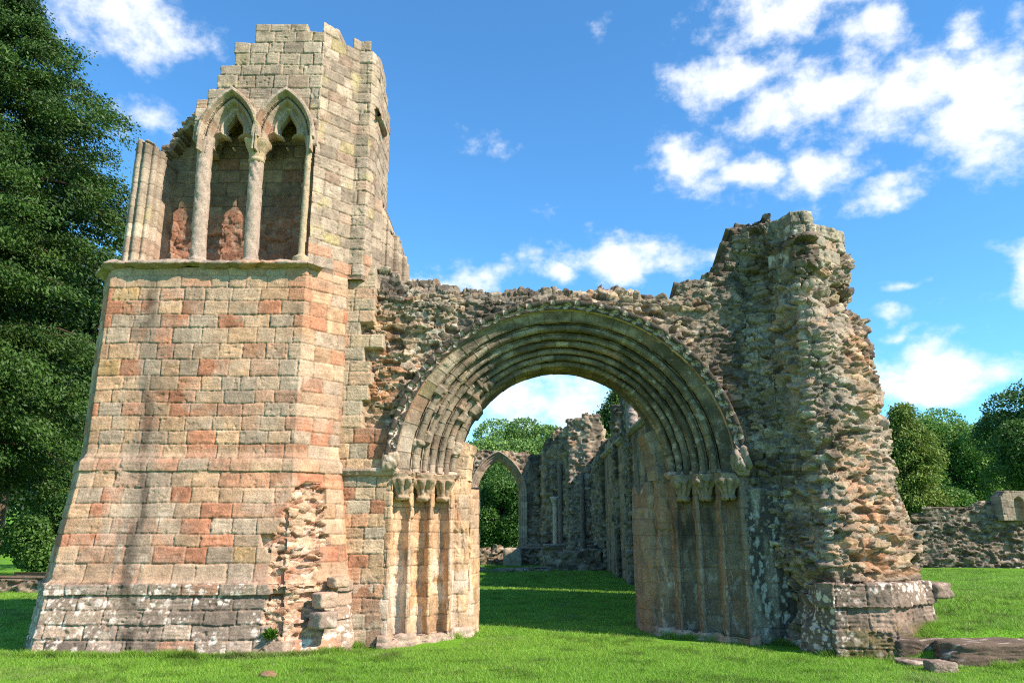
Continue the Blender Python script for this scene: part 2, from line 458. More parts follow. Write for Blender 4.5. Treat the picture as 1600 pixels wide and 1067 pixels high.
def build_tower():
    z = np.arange(-.25, 6.04, .0135)

    def off(z):
        o = np.interp(z, [-.25, 0, .40, .41, .80, .82, 1.0, 1.02, 1.08, 2.62, 2.65, 2.78, 2.94, 6.1],
                      [.42, .40, .345, .355, .30, .33, .33, .27, .25, .07, .09, .08, .0, 0])
        return o
    P, u, v, uu, C = loft(TP, z, .0135, off)
    zc = courses(0, 6.2, 4, .20, .285, fixed=[-.3, 0.0, .21, .41, .62, .81, 1.0, 1.27, 1.52, 1.70, 1.94, 2.16, 2.40, 2.64, 2.86])
    x = P[..., 0]
    h, c, cu, cv, (k, row, g) = ashlar(u, v, 21, zc, .28, .50, .02)
    # smaller blocks look on upper courses come from their own heights; plinth stones are grey and lichened
    hp, cp, *_ = ashlar(u, v, 22, zc, .34, .62, .03, PLINTH, 1.8)
    pl = (v < 1.0).astype(float)
    h = h * (1 - pl) + hp * pl
    cp = mixc(cp, (.62, .60, .55), np.maximum(lichen(u, v, 31, .13, .45), lichen(u, v, 32, .06, .55)) * sst(.40, .50, fbm(u * 1.3, v * 2, 33, 3)) * 1.0)
    c = c * (1 - pl[..., None]) + cp * pl[..., None]
    c = tower_stain(c, x, u, v)
    # top two courses below the string and mouldings weathered grey
    c = mixc(c, (.40, .34, .245), sst(5.55, 5.9, v) * .45)
    c = mixc(c, (.36, .30, .22), sst(2.6, 2.66, v) * (1 - sst(2.95, 3.05, v)) * .35)
    # upper band left broken edges: grey-cream wash low on the wall
    c = mixc(c, (.48, .43, .34), sst(.58, .72, fbm(u * 2.3, v * 2.3, 40, 4)) * .35)
    # broken corner: rubble core exposed between the plinth and the weathering
    ucor = 1.70 + math.hypot(.40, .55) + 3.27             # arclength of the front-right corner

    def gone(cu, cv):
        w = np.interp(cv, [0.05, .25, .6, 1.0, 1.5, 2.1, 2.45], [-1, .1, .12, .12, .10, .08, .02])
        lo = np.interp(cv, [.0, .22, .6, 1.0, 1.5, 2.1, 2.5], [.15, -.06, -.22, -.25, -.26, -.06, .18])
        hi = np.interp(cv, [.0, .22, .6, 1.0, 1.5, 2.1, 2.5], [.15, .42, .32, .36, .48, .48, .46])
        return (cu - ucor > lo) & (cu - ucor < hi) & (cv > .2) & (cv < 2.5)
    dm = gone(cu, cv) | gone(u + (fbm(u * 9, v * 9, 44, 2) - .5) * .2, v)
    hr, cr, *_ = rubble(u, v, 45, .13, .07, .05, [(3, (.42, .33, .23)), (3, (.40, .28, .19)), (1.5, (.36, .21, .14)), (2, (.46, .39, .30))], (.46, .39, .30))
    h = np.where(dm, hr - .12, h); c = np.where(dm[..., None], cr, c)
    o = sheet('tower_wall', P, h, c, STONE, front)
    return o


tower = build_tower()


def moulding(name, pts, prof, z0, mat, parent, seed=0, du=.02, chip=.03, pal=ASHUP, back=None):
    """horizontal string course: profile [(offset, z)] swept along a plan polyline"""
    u, C, M, s = polyline(pts, du)
    prof = np.array(prof, float); d = np.concatenate([[0], np.cumsum(np.hypot(*np.diff(prof, axis=0).T))])
    t = np.arange(0, d[-1], .012); o = np.interp(t, d, prof[:, 0]); z = np.interp(t, d, prof[:, 1])
    P = np.zeros((len(u), len(t), 3))
    P[..., 0] = C[:, None, 0] + M[:, None, 0] * o; P[..., 1] = C[:, None, 1] + M[:, None, 1] * o; P[..., 2] = z0 + z
    Ug, Vg = np.meshgrid(u, t, indexing='ij')
    n = (fbm(Ug * 5, Vg * 5, seed, 4) - .5) * chip * 1.6
    jn = np.abs(((Ug / .62 + .3 * hsh(np.floor(Ug / .62), Ug * 0, seed)) % 1) - .5) * .62
    bid = np.floor(Ug / .62 + .3)
    n = n - .02 * (1 - sst(0, .02, jn)) - chip * 1.2 * sst(.58, .72, fbm(Ug * 3, Vg * 2, seed + 3, 3))
    c = palette(hsh(bid, bid * 0, seed + 1), hsh(bid, bid * 0, seed + 2), pal) * (.7 + .6 * fbm(Ug * 10, Vg * 10, seed + 4, 4))[..., None]
    return sheet(name, P, n, c, mat, parent, flip=True)


moulding('string_course', [(-7.12, 1.2)] + TP[1:4] + [(-3.28, -.48)], [(-.02, .09), (.06, .07), (.15, .02), (.16, -.015), (.10, -.035), (.04, -.06), (-.02, -.07)], 6.07, STONE, tower, 51, chip=.05, pal=ASHGREY)


# --- tower, upper stage: corner mass ---
def top_cap(px, py, pz=0):
    def f(V):
        W = V.copy(); hi = V[:, 2] > 6.4
        W[hi, 0] = V[hi, 0] * .25 + px * .75; W[hi, 1] = V[hi, 1] * .25 + py * .75; W[hi, 2] -= .05
        return W
    return f


def up_wash(c, u, v, seed):
    c = mixc(c, (.50, .45, .33), sst(.55, .7, fbm(u * 2, v * 2, seed, 4)) * .35)
    c = mixc(c, (.43, .42, .20), sst(.66, .76, fbm(u * 3, v * 3, seed + 1, 4)) * .45)
    return mixc(c, (.22, .205, .175), sst(.58, .75, fbm(u * 2.5, v * 1.6, seed + 2, 4)) * sst(8.8, 10.2, v) * .55)


def build_belfry():
    pts = [(-3.62, .25), (-3.47, -.50), (-3.45, YF), (-2.88, -.08), (-2.64, -.08), (-2.54, .12), (-2.54, 1.5)]
    z = np.arange(6.03, 11.0, .0135)
    P, u, v, uu, C = loft(pts, z, .0135)
    zc = courses(6.1, 10.9, 8, .19, .27)
    h, c, cu, cv, _ = ashlar(u, v, 61, zc, .24, .44, .02, ASHUP, 1.2)
    c = up_wash(c, u, v, 62)
    c = mixc(c, (.42, .25, .16), (v < 6.5) * sst(.3, .5, hsh(np.floor(cu * 50), np.floor(cv * 50), 4)) * .7)
    cx = np.interp(cu, uu, C[:, 0]); cy = np.interp(cu, uu, C[:, 1])
    top = np.interp(cx, [-3.6, -3.3, -3.15, -3.05, -2.95, -2.86, -2.6, -2.5, -2.46], [10.60, 10.74, 10.60, 10.62, 10.76, 10.76, 10.64, 10.58, 10.50]) - .55 * sst(.5, 1.3, cy)
    keep = cv < top
    return sheet('belfry_wall', P, h, c, STONE, tower, keep, top_cap(-3.1, .7))


build_belfry()

# drip stone left hanging on the corner
moulding('drip_stone', [(-2.52, .0), (-2.54, .12), (-2.54, .75)], [(-.03, .16), (.02, .13), (.09, .02), (.10, -.02), (.04, -.07), (-.03, -.08)], 9.3, STONE, tower, 54, chip=.02)

# --- arcade: wall over the arches with two pointed arches ---
AC = [(-4.98, 8.44), (-4.02, 8.44)]
AW, AH = .47, .87
AR = (AW * AW + AH * AH) / (2 * AW)


def arch_d(x, z, cx, cz, w=AW, h=AH, leg=9.):
    """distance inside a pointed arch (positive inside)"""
    Rr = (w * w + h * h) / (2 * w)
    a = np.abs(x - cx)
    d_arc = Rr - np.hypot(a + (Rr - w), np.maximum(z - cz, 0))
    return np.where(z > cz, d_arc, w - a)


def build_arcade():
    x = np.arange(-5.62, -3.42, .012); z = np.arange(8.30, 10.75, .012)
    X, Z = np.meshgrid(x, z, indexing='ij')
    zc = courses(8.1, 10.9, 8, .19, .27)
    h, c, cu, cv, _ = ashlar(X, Z, 71, zc, .24, .42, .02, ASHUP, 1.2)
    c = up_wash(c, X, Z, 72)
    top = np.interp(cu, [-5.6, -5.44, -5.43, -5.20, -5.19, -4.97, -4.96, -4.79, -4.78, -4.66, -4.65, -3.82, -3.81, -3.4],
                    [9.2, 9.2, 9.66, 9.66, 9.86, 9.86, 10.28, 10.28, 10.46, 10.46, 10.72, 10.72, 10.50, 10.50])
    d = np.maximum(arch_d(X, Z, *AC[0]), arch_d(X, Z, *AC[1]))
    keep = (cv < top) & (d < .03) & ((cu > -5.46) | (Z < 9.25)) & ((Z > 8.40) | (np.abs(X + 3.45) < .12))
    P = np.stack([X, X * 0 + YF, Z], -1)

    def back(V):
        W = V.copy(); W[:, 1] = np.where(V[:, 2] > 9.0, .6, .12); return W
    o = sheet('arcade_wall', P, h, c, STONE, tower, keep, back)
    # moulded arches with cusps
    for n, (ax, az) in enumerate(AC):
        x = np.arange(ax - .56, ax + .56, .0085); z = np.arange(az - .26, az + 1.02, .0085)
        X, Z = np.meshgrid(x, z, indexing='ij')
        d = arch_d(X, Z, ax, az)
        a = np.abs(X - ax); q = Z - az
        lobe = np.minimum(np.hypot(a, q - .27) - .145, np.maximum(a - .145 * (1 - sst(.27, .60, q)) + .0, np.maximum(.2 - q, q - .58)))
        side = np.hypot(a - .185, q + .04) - .165
        neck = np.maximum(a - .07, np.abs(q - .08) - .14)
        low = np.maximum(a - .36, q + .09)
        op = np.minimum(np.minimum(lobe, side), np.minimum(neck, low))
        # hood roll (outside d=0), deep hollow, inner chamfer, cusped plate
        yy = np.interp(d, [-.09, -.075, -.02, .0, .03, .05, .09, .12, .16, .5], [-.02, -.10, -.11, -.03, .12, .03, .03, .17, .155, .155])
        yy = yy + np.interp(op, [0, .035, .06, .10], [.08, .01, -.035, 0]) * sst(.11, .16, d)
        keep = (d > -.085) & (op > 0) & ((q > -.02) | (a < .53)) & ((q > -.10) | (np.abs(a - AW) < .075))
        keep &= ~((q < -.02) & (d < -.05))
        jn = np.abs(((np.arctan2(q + .3, a + .2) * 5 + n * .3) % 1) - .5)
        c = palette(hsh(np.floor(np.arctan2(q + .3, X - ax) * 4), X * 0, 80 + n), X * 0 + .6, ASHUP) * (.75 + .5 * fbm(X * 9, Z * 9, 81, 4))[..., None]
        c = mixc(c, (.24, .21, .16), sst(.02, .05, d) * (1 - sst(.07, .10, d)) * .5)
        P = np.stack([X, YF + yy + (fbm(X * 14, Z * 14, 82, 3) - .5) * .022, Z], -1)

        def back2(V):
            W = V.copy(); W[:, 1] = YF + .34; return W
        sheet('tracery_arch', P, X * 0, c, STONE, tower, keep, back2)
    return o


build_arcade()


# niche back wall
def build_niche():
    pts = [(-6.45, .1), (-6.1, .16), (-3.75, .12), (-3.55, -.2)]
    z = np.arange(6.1, 9.15, .016)
    P, u, v, uu, C = loft(pts, z, .016)
    zc = courses(6.1, 9.4, 12, .2, .28)
    h, c, cu, cv, _ = ashlar(u, v, 91, zc, .28, .5, .022, [(3, (.40, .33, .22)), (2, (.34, .27, .18)), (1, (.38, .24, .16))], 1.6)
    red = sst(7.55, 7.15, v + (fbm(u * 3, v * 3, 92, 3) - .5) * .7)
    c = mixc(c, (.36, .20, .13), red * .8) * .58  # back wall darkened overall, putting the recess's shade into its colour
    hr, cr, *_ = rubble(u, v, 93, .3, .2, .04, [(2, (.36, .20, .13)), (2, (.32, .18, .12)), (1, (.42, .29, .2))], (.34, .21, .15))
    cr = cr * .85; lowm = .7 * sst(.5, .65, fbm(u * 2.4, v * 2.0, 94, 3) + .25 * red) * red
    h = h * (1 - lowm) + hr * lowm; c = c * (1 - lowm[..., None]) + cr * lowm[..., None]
    cx = np.interp(cu, uu, C[:, 0])
    top = np.interp(cx, [-6.6, -6.45, -6.2, -5.9, -5.5, -3.4], [8.3, 8.55, 8.75, 8.9, 9.4, 9.4])

    def back(V):
        W = V.copy(); W[:, 1] = 1.2; return W
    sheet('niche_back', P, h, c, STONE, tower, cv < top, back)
    # sill floor
    x = np.arange(-6.7, -3.4, .03); y = np.arange(-.62, .3, .03); X, Y = np.meshgrid(x, y, indexing='ij')
    P = np.stack([X, Y, 6.13 + X * 0], -1)
    hr, cr, *_ = rubble(X, Y, 95, .3, .25, .025, RUB)
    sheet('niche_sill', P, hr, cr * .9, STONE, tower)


build_niche()


# moulded left jamb of the arcade
def build_left_jamb():
    pts = [(-6.68, 1.1), (-6.67, -.30), (-6.63, -.50), (-6.54, -.60), (-6.42, -.62), (-6.30, -.56), (-6.22, -.38), (-6.20, .2)]
    z = np.arange(6.12, 8.75, .014)
    P, u, v, uu, C = loft(pts, z, .009)
    x = P[..., 0]
    a0 = u - 1.35
    roll = np.where((a0 > 0) & (a0 < .9), np.abs(np.sin(a0 / .15 * math.pi)) ** .6 * .085 - .04, 0)
    zc = courses(6.1, 9, 14, .2, .3)
    h, c, cu, cv, _ = ashlar(u * .2, v, 96, zc, .9, 1.2, .012, ASHUP, .6)
    c = up_wash(c, u, v, 97)
    cx = x
    top = np.interp(cx + (vn(u * 4, v * 0, 5) - .5) * .1, [-6.7, -6.5, -6.49, -6.3, -6.2], [8.46, 8.46, 8.40, 8.36, 8.28]) - .5 * sst(.2, .8, P[..., 1])

    def back(V):
        W = V.copy(); hi = V[:, 2] > 7; W[hi, 0] = -6.45; W[hi, 1] = .3; return W
    sheet('moulded_jamb', P, roll + h, c, STONE, tower, v < top + (cv - v) * .3, back)
    # base blocks
    # rubble springing of the lost vault
    x = np.arange(-6.5, -5.30, .013); z = np.arange(8.2, 9.35, .013); X, Z = np.meshgrid(x, z, indexing='ij')
    hr, cr, cu, cv = rubble(X, Z, 98, .16, .075, .05, RUBDARK + [(1, (.36, .27, .18))])
    lo = np.interp(cu, [-6.5, -6.35, -6.1, -5.85, -5.5, -5.3], [8.15, 8.38, 8.72, 8.90, 8.98, 9.0])
    hi = np.interp(cu, [-6.5, -6.4, -6.2, -6.0, -5.7, -5.5, -5.3], [8.40, 8.62, 8.88, 9.06, 9.16, 9.18, 9.2])
    P = np.stack([X, -.10 - .25 * sst(-6.4, -5.5, X), Z], -1)

    def back3(V):
        W = V.copy(); W[:, 1] = .7; return W
    sheet('vault_rubble', P, hr, cr, RUBBLE, tower, (cv > lo) & (cv < hi), back3)


build_left_jamb()


def lathe_shaft(name, cx, cy, prof, parent, mat=STONE, seed=0, pal=((.37, .335, .285), (.30, .27, .225)), seg=28, lean=(0, 0), chip=.02, dz=.02, square=None, lobes=None):
    """round (or squared where square(z)>0) shaft: prof [(radius, z)]"""
    prof = np.array(prof, float); d = np.concatenate([[0], np.cumsum(np.hypot(*np.diff(prof, axis=0).T))])
    t = np.arange(0, d[-1] + dz * .5, dz); t[-1] = d[-1]
    r = np.interp(t, d, prof[:, 0]); z = np.interp(t, d, prof[:, 1])
    th = np.linspace(0, 2 * math.pi, seg + 1)
    T, Zi = np.meshgrid(th, np.arange(len(t)), indexing='ij')
    rr = r[None] * np.ones_like(T); zz = z[None] * np.ones_like(T)
    if square is not None:
        s = np.array([square(k) for k in z])[None]; sq = 1 / (np.abs(np.cos(T)) ** 8 + np.abs(np.sin(T)) ** 8) ** (1 / 8)
        rr = rr * (1 + s * (sq - 1))
    if lobes is not None: rr = rr * (1 + np.array([lobes(k) for k in z])[None] * (np.abs(np.cos(T * 4)) ** .7 - .6))
    f = (zz - z.min()) / (z.max() - z.min() + 1e-6)
    P = np.stack([cx + lean[0] * f + rr * np.cos(T), cy + lean[1] * f + rr * np.sin(T), zz], -1)
    n = (fbm(np.cos(T) * 1.2 + 7 + zz * 3, np.sin(T) * 1.2 + zz * 8, seed, 4) - .5) * chip * 1.6 - sst(.62, .75, fbm(np.cos(T) * 2 + zz * 5 + 3, np.sin(T) * 2 + zz * 4, seed + 1, 3)) * chip
    n[-1] = n[0]
    c = mixc(P * 0 + np.array(pal[0]), pal[1], fbm(np.cos(T) * 2 + zz * 4, np.sin(T) * 2 + zz * 6, seed + 2, 4))
    return sheet(name, P, n, c * (.8 + .4 * fbm(T * 6, zz * 14, seed + 4, 3))[..., None], mat, parent, close=True)


lathe_shaft('column', -5.36, -.50, [(.02, 6.12), (.17, 6.12), (.18, 6.2), (.13, 6.24), (.125, 8.05), (.13, 8.35), (.15, 8.48), (.02, 8.5)], tower, seed=101, lean=(-.09, 0), chip=.02)
lathe_shaft('column', -4.46, -.50, [(.02, 6.12), (.17, 6.12), (.18, 6.18), (.125, 6.22), (.122, 8.05), (.02, 8.06)], tower, seed=102, lean=(-.05, 0), chip=.02)
lathe_shaft('column_capital', -4.51, -.50, [(.02, 8.02), (.13, 8.02), (.145, 8.07), (.125, 8.10), (.14, 8.2), (.20, 8.32), (.21, 8.38), (.22, 8.42), (.02, 8.43)], tower, seed=103, chip=.02, pal=((.42, .37, .25), (.36, .31, .21)), square=lambda z: sst(8.3, 8.36, np.array(z)) * .6)
lathe_shaft('jamb_shaft', -3.57, -.58, [(.01, 6.12), (.14, 6.12), (.15, 6.22), (.065, 6.28), (.06, 8.5), (.02, 8.51)], tower, seed=104, seg=20, chip=.012, pal=((.44, .39, .27), (.36, .32, .22)))


# jamb shafts of the window that followed the tower on the right
def build_window_jamb():
    pts = [(-2.60, .2), (-2.46, .30), (-2.44, .55), (-2.33, .60), (-2.30, .85), (-2.20, .92), (-2.17, 1.15), (-2.08, 1.2), (-2.04, 1.45), (-2.06, 2.1)]
    z = np.arange(5.7, 8.2, .016)
    P, u, v, uu, C = loft(pts, z, .011)
    roll = np.abs(np.sin(u / .17 * math.pi)) ** .7 * .06 - .03
    h, c, cu, cv, _ = ashlar(u * .3, v, 111, courses(5.7, 8.5, 6, .2, .3), .5, .8, .014, ASHUP, .8)
    c = up_wash(c, u, v, 112)
    st = np.floor(u / .19)
    top = np.interp(u, [0, .3, .5, .6, .95, 1.2, 1.45, 1.7], [7.9, 7.8, 7.55, 7.3, 7.15, 7.0, 6.8, 6.3]) + (hsh(st, st * 0, 3) - .5) * .25

    def back(V):
        W = V.copy(); W[:, 1] = np.maximum(V[:, 1], 1.9); W[:, 0] = np.minimum(V[:, 0], -2.2); return W
    sheet('window_jamb', P, roll + h, c, STONE, tower, v < top, back)


build_window_jamb()

# --- wall over and beside the doorway ---
def px_top(pairs, Y):
    a = np.array([at(p, q, Y)[[0, 2]] for p, q in pairs]); return a[:, 0], a[:, 1]


WTOP = px_top([(535, 385), (575, 400), (590, 410), (605, 416), (628, 420), (640, 426), (665, 430), (700, 434), (740, 443), (790, 444), (812, 434), (850, 441), (900, 446),
               (945, 440), (1000, 446), (1040, 456), (1054, 458), (1058, 432), (1092, 430), (1128, 404), (1143, 372), (1152, 345), (1180, 338), (1198, 326), (1260, 326)], .15)


def wall_dark(c, x, z, seed):
    """lime-grey to black crust; its extra weight on the right half paints in shade"""
    f = sst(.45, .62, fbm(x * 1.6, z * 1.3, seed, 4) + .20 * sst(2.2, 4.0, x) - .12 * sst(1, -2, x))
    c = mixc(c, (.135, .125, .11), f * .60)
    return mixc(c, (.055, .05, .045), sst(.60, .74, fbm(x * 2.4, z * 2.0, seed + 1, 4) + .15 * sst(2.4, 4.2, x)) * .7)


def build_arch_wall():
    x = np.arange(-2.95, 4.75, .0145); z = np.arange(-.2, 7.4, .0145)
    X, Z = np.meshgrid(x, z, indexing='ij')
    zc = courses(-.2, 7.6, 16, .19, .27)
    h, c, cu, cv, _ = ashlar(X, Z, 121, zc, .24, .42, .02, ASH, 1.1)
    c = mixc(c, (.40, .345, .26), sst(3.2, 3.6, Z) * .5)
    left = X < CX
    # right-hand strip: dark crust with lime runs
    cr_ = mixc(c, (.20, .185, .16), np.full(X.shape, .75))
    cr_ = mixc(cr_, (.045, .042, .038), sst(.42, .6, fbm(X * 5, Z * .8, 123, 3)) * sst(2.9, 2.3, Z) * .85)
    cr_ = mixc(cr_, (.50, .50, .47), sst(.57, .66, fbm(X * 16, Z * 9, 124, 4)) * sst(.4, .6, fbm(X * 3, Z * .7, 125, 3)) * .7)
    c = np.where(left[..., None], c, cr_)
    wash = sst(.50, .62, fbm(X * 4, Z * 3, 126, 4)) * sst(1.15, .7, Z) * left
    c = mixc(c, (.56, .51, .43), wash * .75)
    c = mixc(c, (.33, .30, .235), sst(.95, .5, Z) * .45 * left)
    hr, cr, ru, rv = rubble(X, Z, 131, .24, .10, .07, RUB)
    hr2, crr, *_ = rubble(X, Z, 131, .24, .10, .07, RUBRED)
    redm = np.exp(-((X + 2.28) / .42) ** 2) * sst(5.8, 5.2, Z) * sst(3.2, 3.8, Z)
    redm = np.maximum(redm, .7 * np.exp(-((X - 4.2) / .30) ** 2) * sst(5.4, 4.8, Z) * sst(2.4, 3.2, Z))
    cr = cr * (1 - redm[..., None]) + crr * redm[..., None]
    cr = wall_dark(cr, X, Z, 133)
    edge = np.interp(Z, [0, 2.7, 2.72, 3.3, 3.45, 6.2, 8], [0, 0, 1, 1, 0, 0, 0])
    lim = np.where(cv < 3.42, -1.6, -2.42 + .16 * ((np.floor(cv * 4.4) % 2) - .5))
    lim = np.where(cv > 5.65, -2.45, lim)
    isash = (cu < lim) | ((cv < 2.68) & (cu > 2))
    isash &= ~((cu > 2) & (cv > 2.5))
    H = np.where(isash, h, hr - .20 + .10 * sst(3.4, 4.3, X)); Cc = np.where(isash[..., None], c, cr)
    # the concave corner towards the pier
    H = H - .22 * np.exp(-((X - 4.28) / .22) ** 2) * sst(2.3, 3.2, Z)
    topr = np.interp(ru, *WTOP); topa = np.interp(cu, *WTOP)
    rr = np.hypot(X - CX, (Z - SP) / .972)
    hole = np.where(Z > SP, rr < 2.93, np.abs(X - CX) < 2.90)
    keep = np.where(isash, cv < topa, rv < topr) & ~hole
    # broken wall head leans back
    P = np.stack([X, 0.02 + .14 * sst(5.65, 6.2, Z) * sst(3.2, 2.2, X) * sst(-2.4, -1.9, X) + .15 * sst(5.6, 7, Z), Z], -1)

    def back(V):
        W = V.copy(); W[:, 1] = 1.55; W[:, 2] -= .5 * sst(5.0, 5.6, V[:, 2]) * (np.hypot(V[:, 0] - CX, V[:, 2] - SP) > 3.02); return W
    return sheet('doorway_wall', P, H, Cc, RUBBLE, front, keep, back)


arch_wall = build_arch_wall()


# --- the round arch: profile swept over a half circle ---
def roll_pts(cr, cy, r, a0, a1, n=10):
    return [(cr + r * math.cos(R(a)), cy + r * math.sin(R(a))) for a in np.linspace(a0, a1, n)]


def dens(prof, step):
    prof = np.array(prof, float); d = np.concatenate([[0], np.cumsum(np.hypot(*np.diff(prof, axis=0).T))])
    t = np.arange(0, d[-1], step); return np.interp(t, d, prof[:, 0]), np.interp(t, d, prof[:, 1]), t


def sweep_arch(name, prof, parent, a0=0, a1=180, seed=0, vous=.24, orders=None, chip=.018, damage=0, mat=STONE, carve=None, pal=ASHUP, tint=None, cx=CX, cz=SP, step=.012):
    r, y, t = dens(prof, step)
    th = np.linspace(R(a1), R(a0), int(abs(R(a1 - a0)) * r.max() / .0125))
    T, Ti = np.meshgrid(th, t, indexing='ij'); Rr = np.ones_like(T) * r; Y = np.ones_like(T) * y
    P = np.stack([cx + Rr * np.cos(T), Y, cz + Rr * np.sin(T) * vscale(Rr)], -1)
    if orders is None: orders = [0, 99]
    oi = np.searchsorted(orders, Ti) - 1
    rm = np.array([np.interp((orders[k] + min(orders[k + 1], t[-1])) / 2, t, r) for k in range(len(orders) - 1)] + [r[-1]])[np.clip(oi, 0, len(orders) - 1)]
    s = T * rm / vous + oi * .37 + (fbm(T * 3, oi * 3., seed + 9, 2) - .5) * .5
    b = np.floor(s); e = np.minimum(s - b, b + 1 - s) * vous
    g = lambda k: hsh(b, oi, seed + k)
    n = -.010 * (1 - sst(0, .011, e)) + (g(1) - .5) * .007
    n = n + (fbm(T * rm * 9, Ti * 9, seed + 2, 4) - .5) * chip * 1.5
    n = n - sst(.60, .74, fbm(T * rm * 3.2, Ti * 6, seed + 3, 3)) * chip * 1.4
    if damage:
        dm = (g(4) < .20) * sst(R(115), R(135), T) * (oi > 0)
        n = n - dm * damage * sst(.4, .6, fbm(T * rm * 4, Ti * 5 + g(5) * 20, seed + 6, 3)) * sst(.0, .05, e)
    c = palette(g(7), g(8), pal) * (.72 + .56 * fbm(T * rm * 7, Ti * 8, seed + 10, 4))[..., None]
    c = mixc(c, (.12, .105, .08), (1 - sst(0, .014, e)) * .75)
    if carve is not None: n, c = carve(n, c, T, Ti, Rr, Y)
    if tint is not None: c = tint(c, T, Ti, Rr, Y)
    return sheet(name, P, n, c, mat, parent, flip=False)


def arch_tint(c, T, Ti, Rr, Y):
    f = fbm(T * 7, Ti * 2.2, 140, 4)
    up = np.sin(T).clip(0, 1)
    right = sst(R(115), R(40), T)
    c = mixc(c, (.105, .10, .066), sst(.36, .66, f + .18 * right + .14 * up - .06) * (.34 + .42 * right))  # crown and right side darkened further to paint in their shade
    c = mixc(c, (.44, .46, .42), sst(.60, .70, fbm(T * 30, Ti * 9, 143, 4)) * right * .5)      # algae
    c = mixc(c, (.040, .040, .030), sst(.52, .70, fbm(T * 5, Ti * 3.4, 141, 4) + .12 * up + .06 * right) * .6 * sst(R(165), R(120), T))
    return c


def hollow(cr, cy, r): return roll_pts(cr, cy, r, -55, 145, 9)


def rollm(cr, cy, r): return roll_pts(cr, cy, r, 335, 110, 11)


def slot(cr, cy, d=.11, w=.032):
    k = .7071
    return [(cr + .5 * w * k, cy - .5 * w * k), (cr + .5 * w * k + d * k, cy - .5 * w * k + d * k), (cr - .5 * w * k + d * k, cy + .5 * w * k + d * k), (cr - .5 * w * k, cy + .5 * w * k)]


ORD = [(2.84, .03), (2.83, .01), (2.63, .09)] + slot(2.60, .15) + rollm(2.53, .245, .068) + slot(2.455, .33) + rollm(2.385, .395, .052) + slot(2.34, .45) + rollm(2.28, .515, .062) \
    + slot(2.215, .595) + rollm(2.155, .645, .05) + slot(2.105, .70) + rollm(2.055, .755, .058) + slot(2.0, .825, .09) + rollm(1.955, .885, .055) + [(1.91, .96), (1.89, 1.0), (1.88, 1.30), (1.90, 1.58), (2.95, 1.58)]


def vscale(r): return np.interp(r, [1.9, 3.0], [1.03, .972])


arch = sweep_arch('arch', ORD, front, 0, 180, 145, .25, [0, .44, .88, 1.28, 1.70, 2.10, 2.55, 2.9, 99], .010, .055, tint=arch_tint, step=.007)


def carve_hood(n, c, T, Ti, Rr, Y):
    s = T * 2.93 / .21; b = np.floor(s); fx = (s - b - .5) * .21
    ty = Ti - .245
    flipy = np.where(b % 2 == 0, 1, -1)
    vine = np.abs(ty - .045 * np.sin(s * math.pi)) * .8 - .004
    d2 = np.abs(np.hypot(fx + .01, ty - .012 * flipy) - .030) - .003
    d3 = np.hypot((fx - .05) * .8, ty + .05 * flipy) - .022
    band = sst(.145, .165, Ti) * (1 - sst(.325, .345, Ti))
    dd = np.minimum(np.minimum(vine, d2), d3) + (fbm(T * 60, Ti * 20, 150, 2) - .5) * .02
    up = 1 - sst(.004, .018, dd)
    n = n + band * (up * .045 - .045)
    c = mixc(c, (.05, .05, .042), band * (1 - up) * .95)
    c = mixc(c, (.56, .54, .48), band * up * .75)
    c = mixc(c, (.58, .56, .51), (Ti < .15) * sst(.15, .4, fbm(T * 20, Ti * 5, 151, 3)) * .6)
    return n, c


HOOD = [(3.00, .06), (3.01, -.06), (2.995, -.09), (2.975, -.10), (2.955, -.09), (2.95, -.075), (2.83, -.03), (2.81, .0), (2.83, .05)]
hood = sweep_arch('hood_mould', HOOD, arch, 2, 178, 155, .42, None, .012, carve=carve_hood, pal=ASHGREY, step=.008)


# --- jambs ---
def nook(cr, cy, r):
    return [(cr + r * math.cos(R(a)), cy + r * math.sin(R(a))) for a in np.linspace(-75, 170, 14)][::1]


def jamb_profile():
    # (radius from the doorway axis, depth): stepped orders with hollowed nooks whose shafts are gone
    p = [(3.0, .03), (2.90, .0), (2.86, .0)]
    for ar, ay in ((2.86, .0), (2.55, .30), (2.24, .60)):
        p += [(ar - .005, ay + .05), (ar + .015, ay + .12), (ar + .0, ay + .22), (ar - .06, ay + .285), (ar - .15, ay + .295), (ar - .225, ay + .245), (ar - .238, ay + .205), (ar - .262, ay + .178), (ar - .295, ay + .18), (ar - .312, ay + .21), (ar - .31, ay + .30)]
    p += [(1.93, .90), (1.92, 1.05), (1.82, 1.06), (1.72, 1.10), (1.66, 1.18), (1.66, 1.62)]
    return p


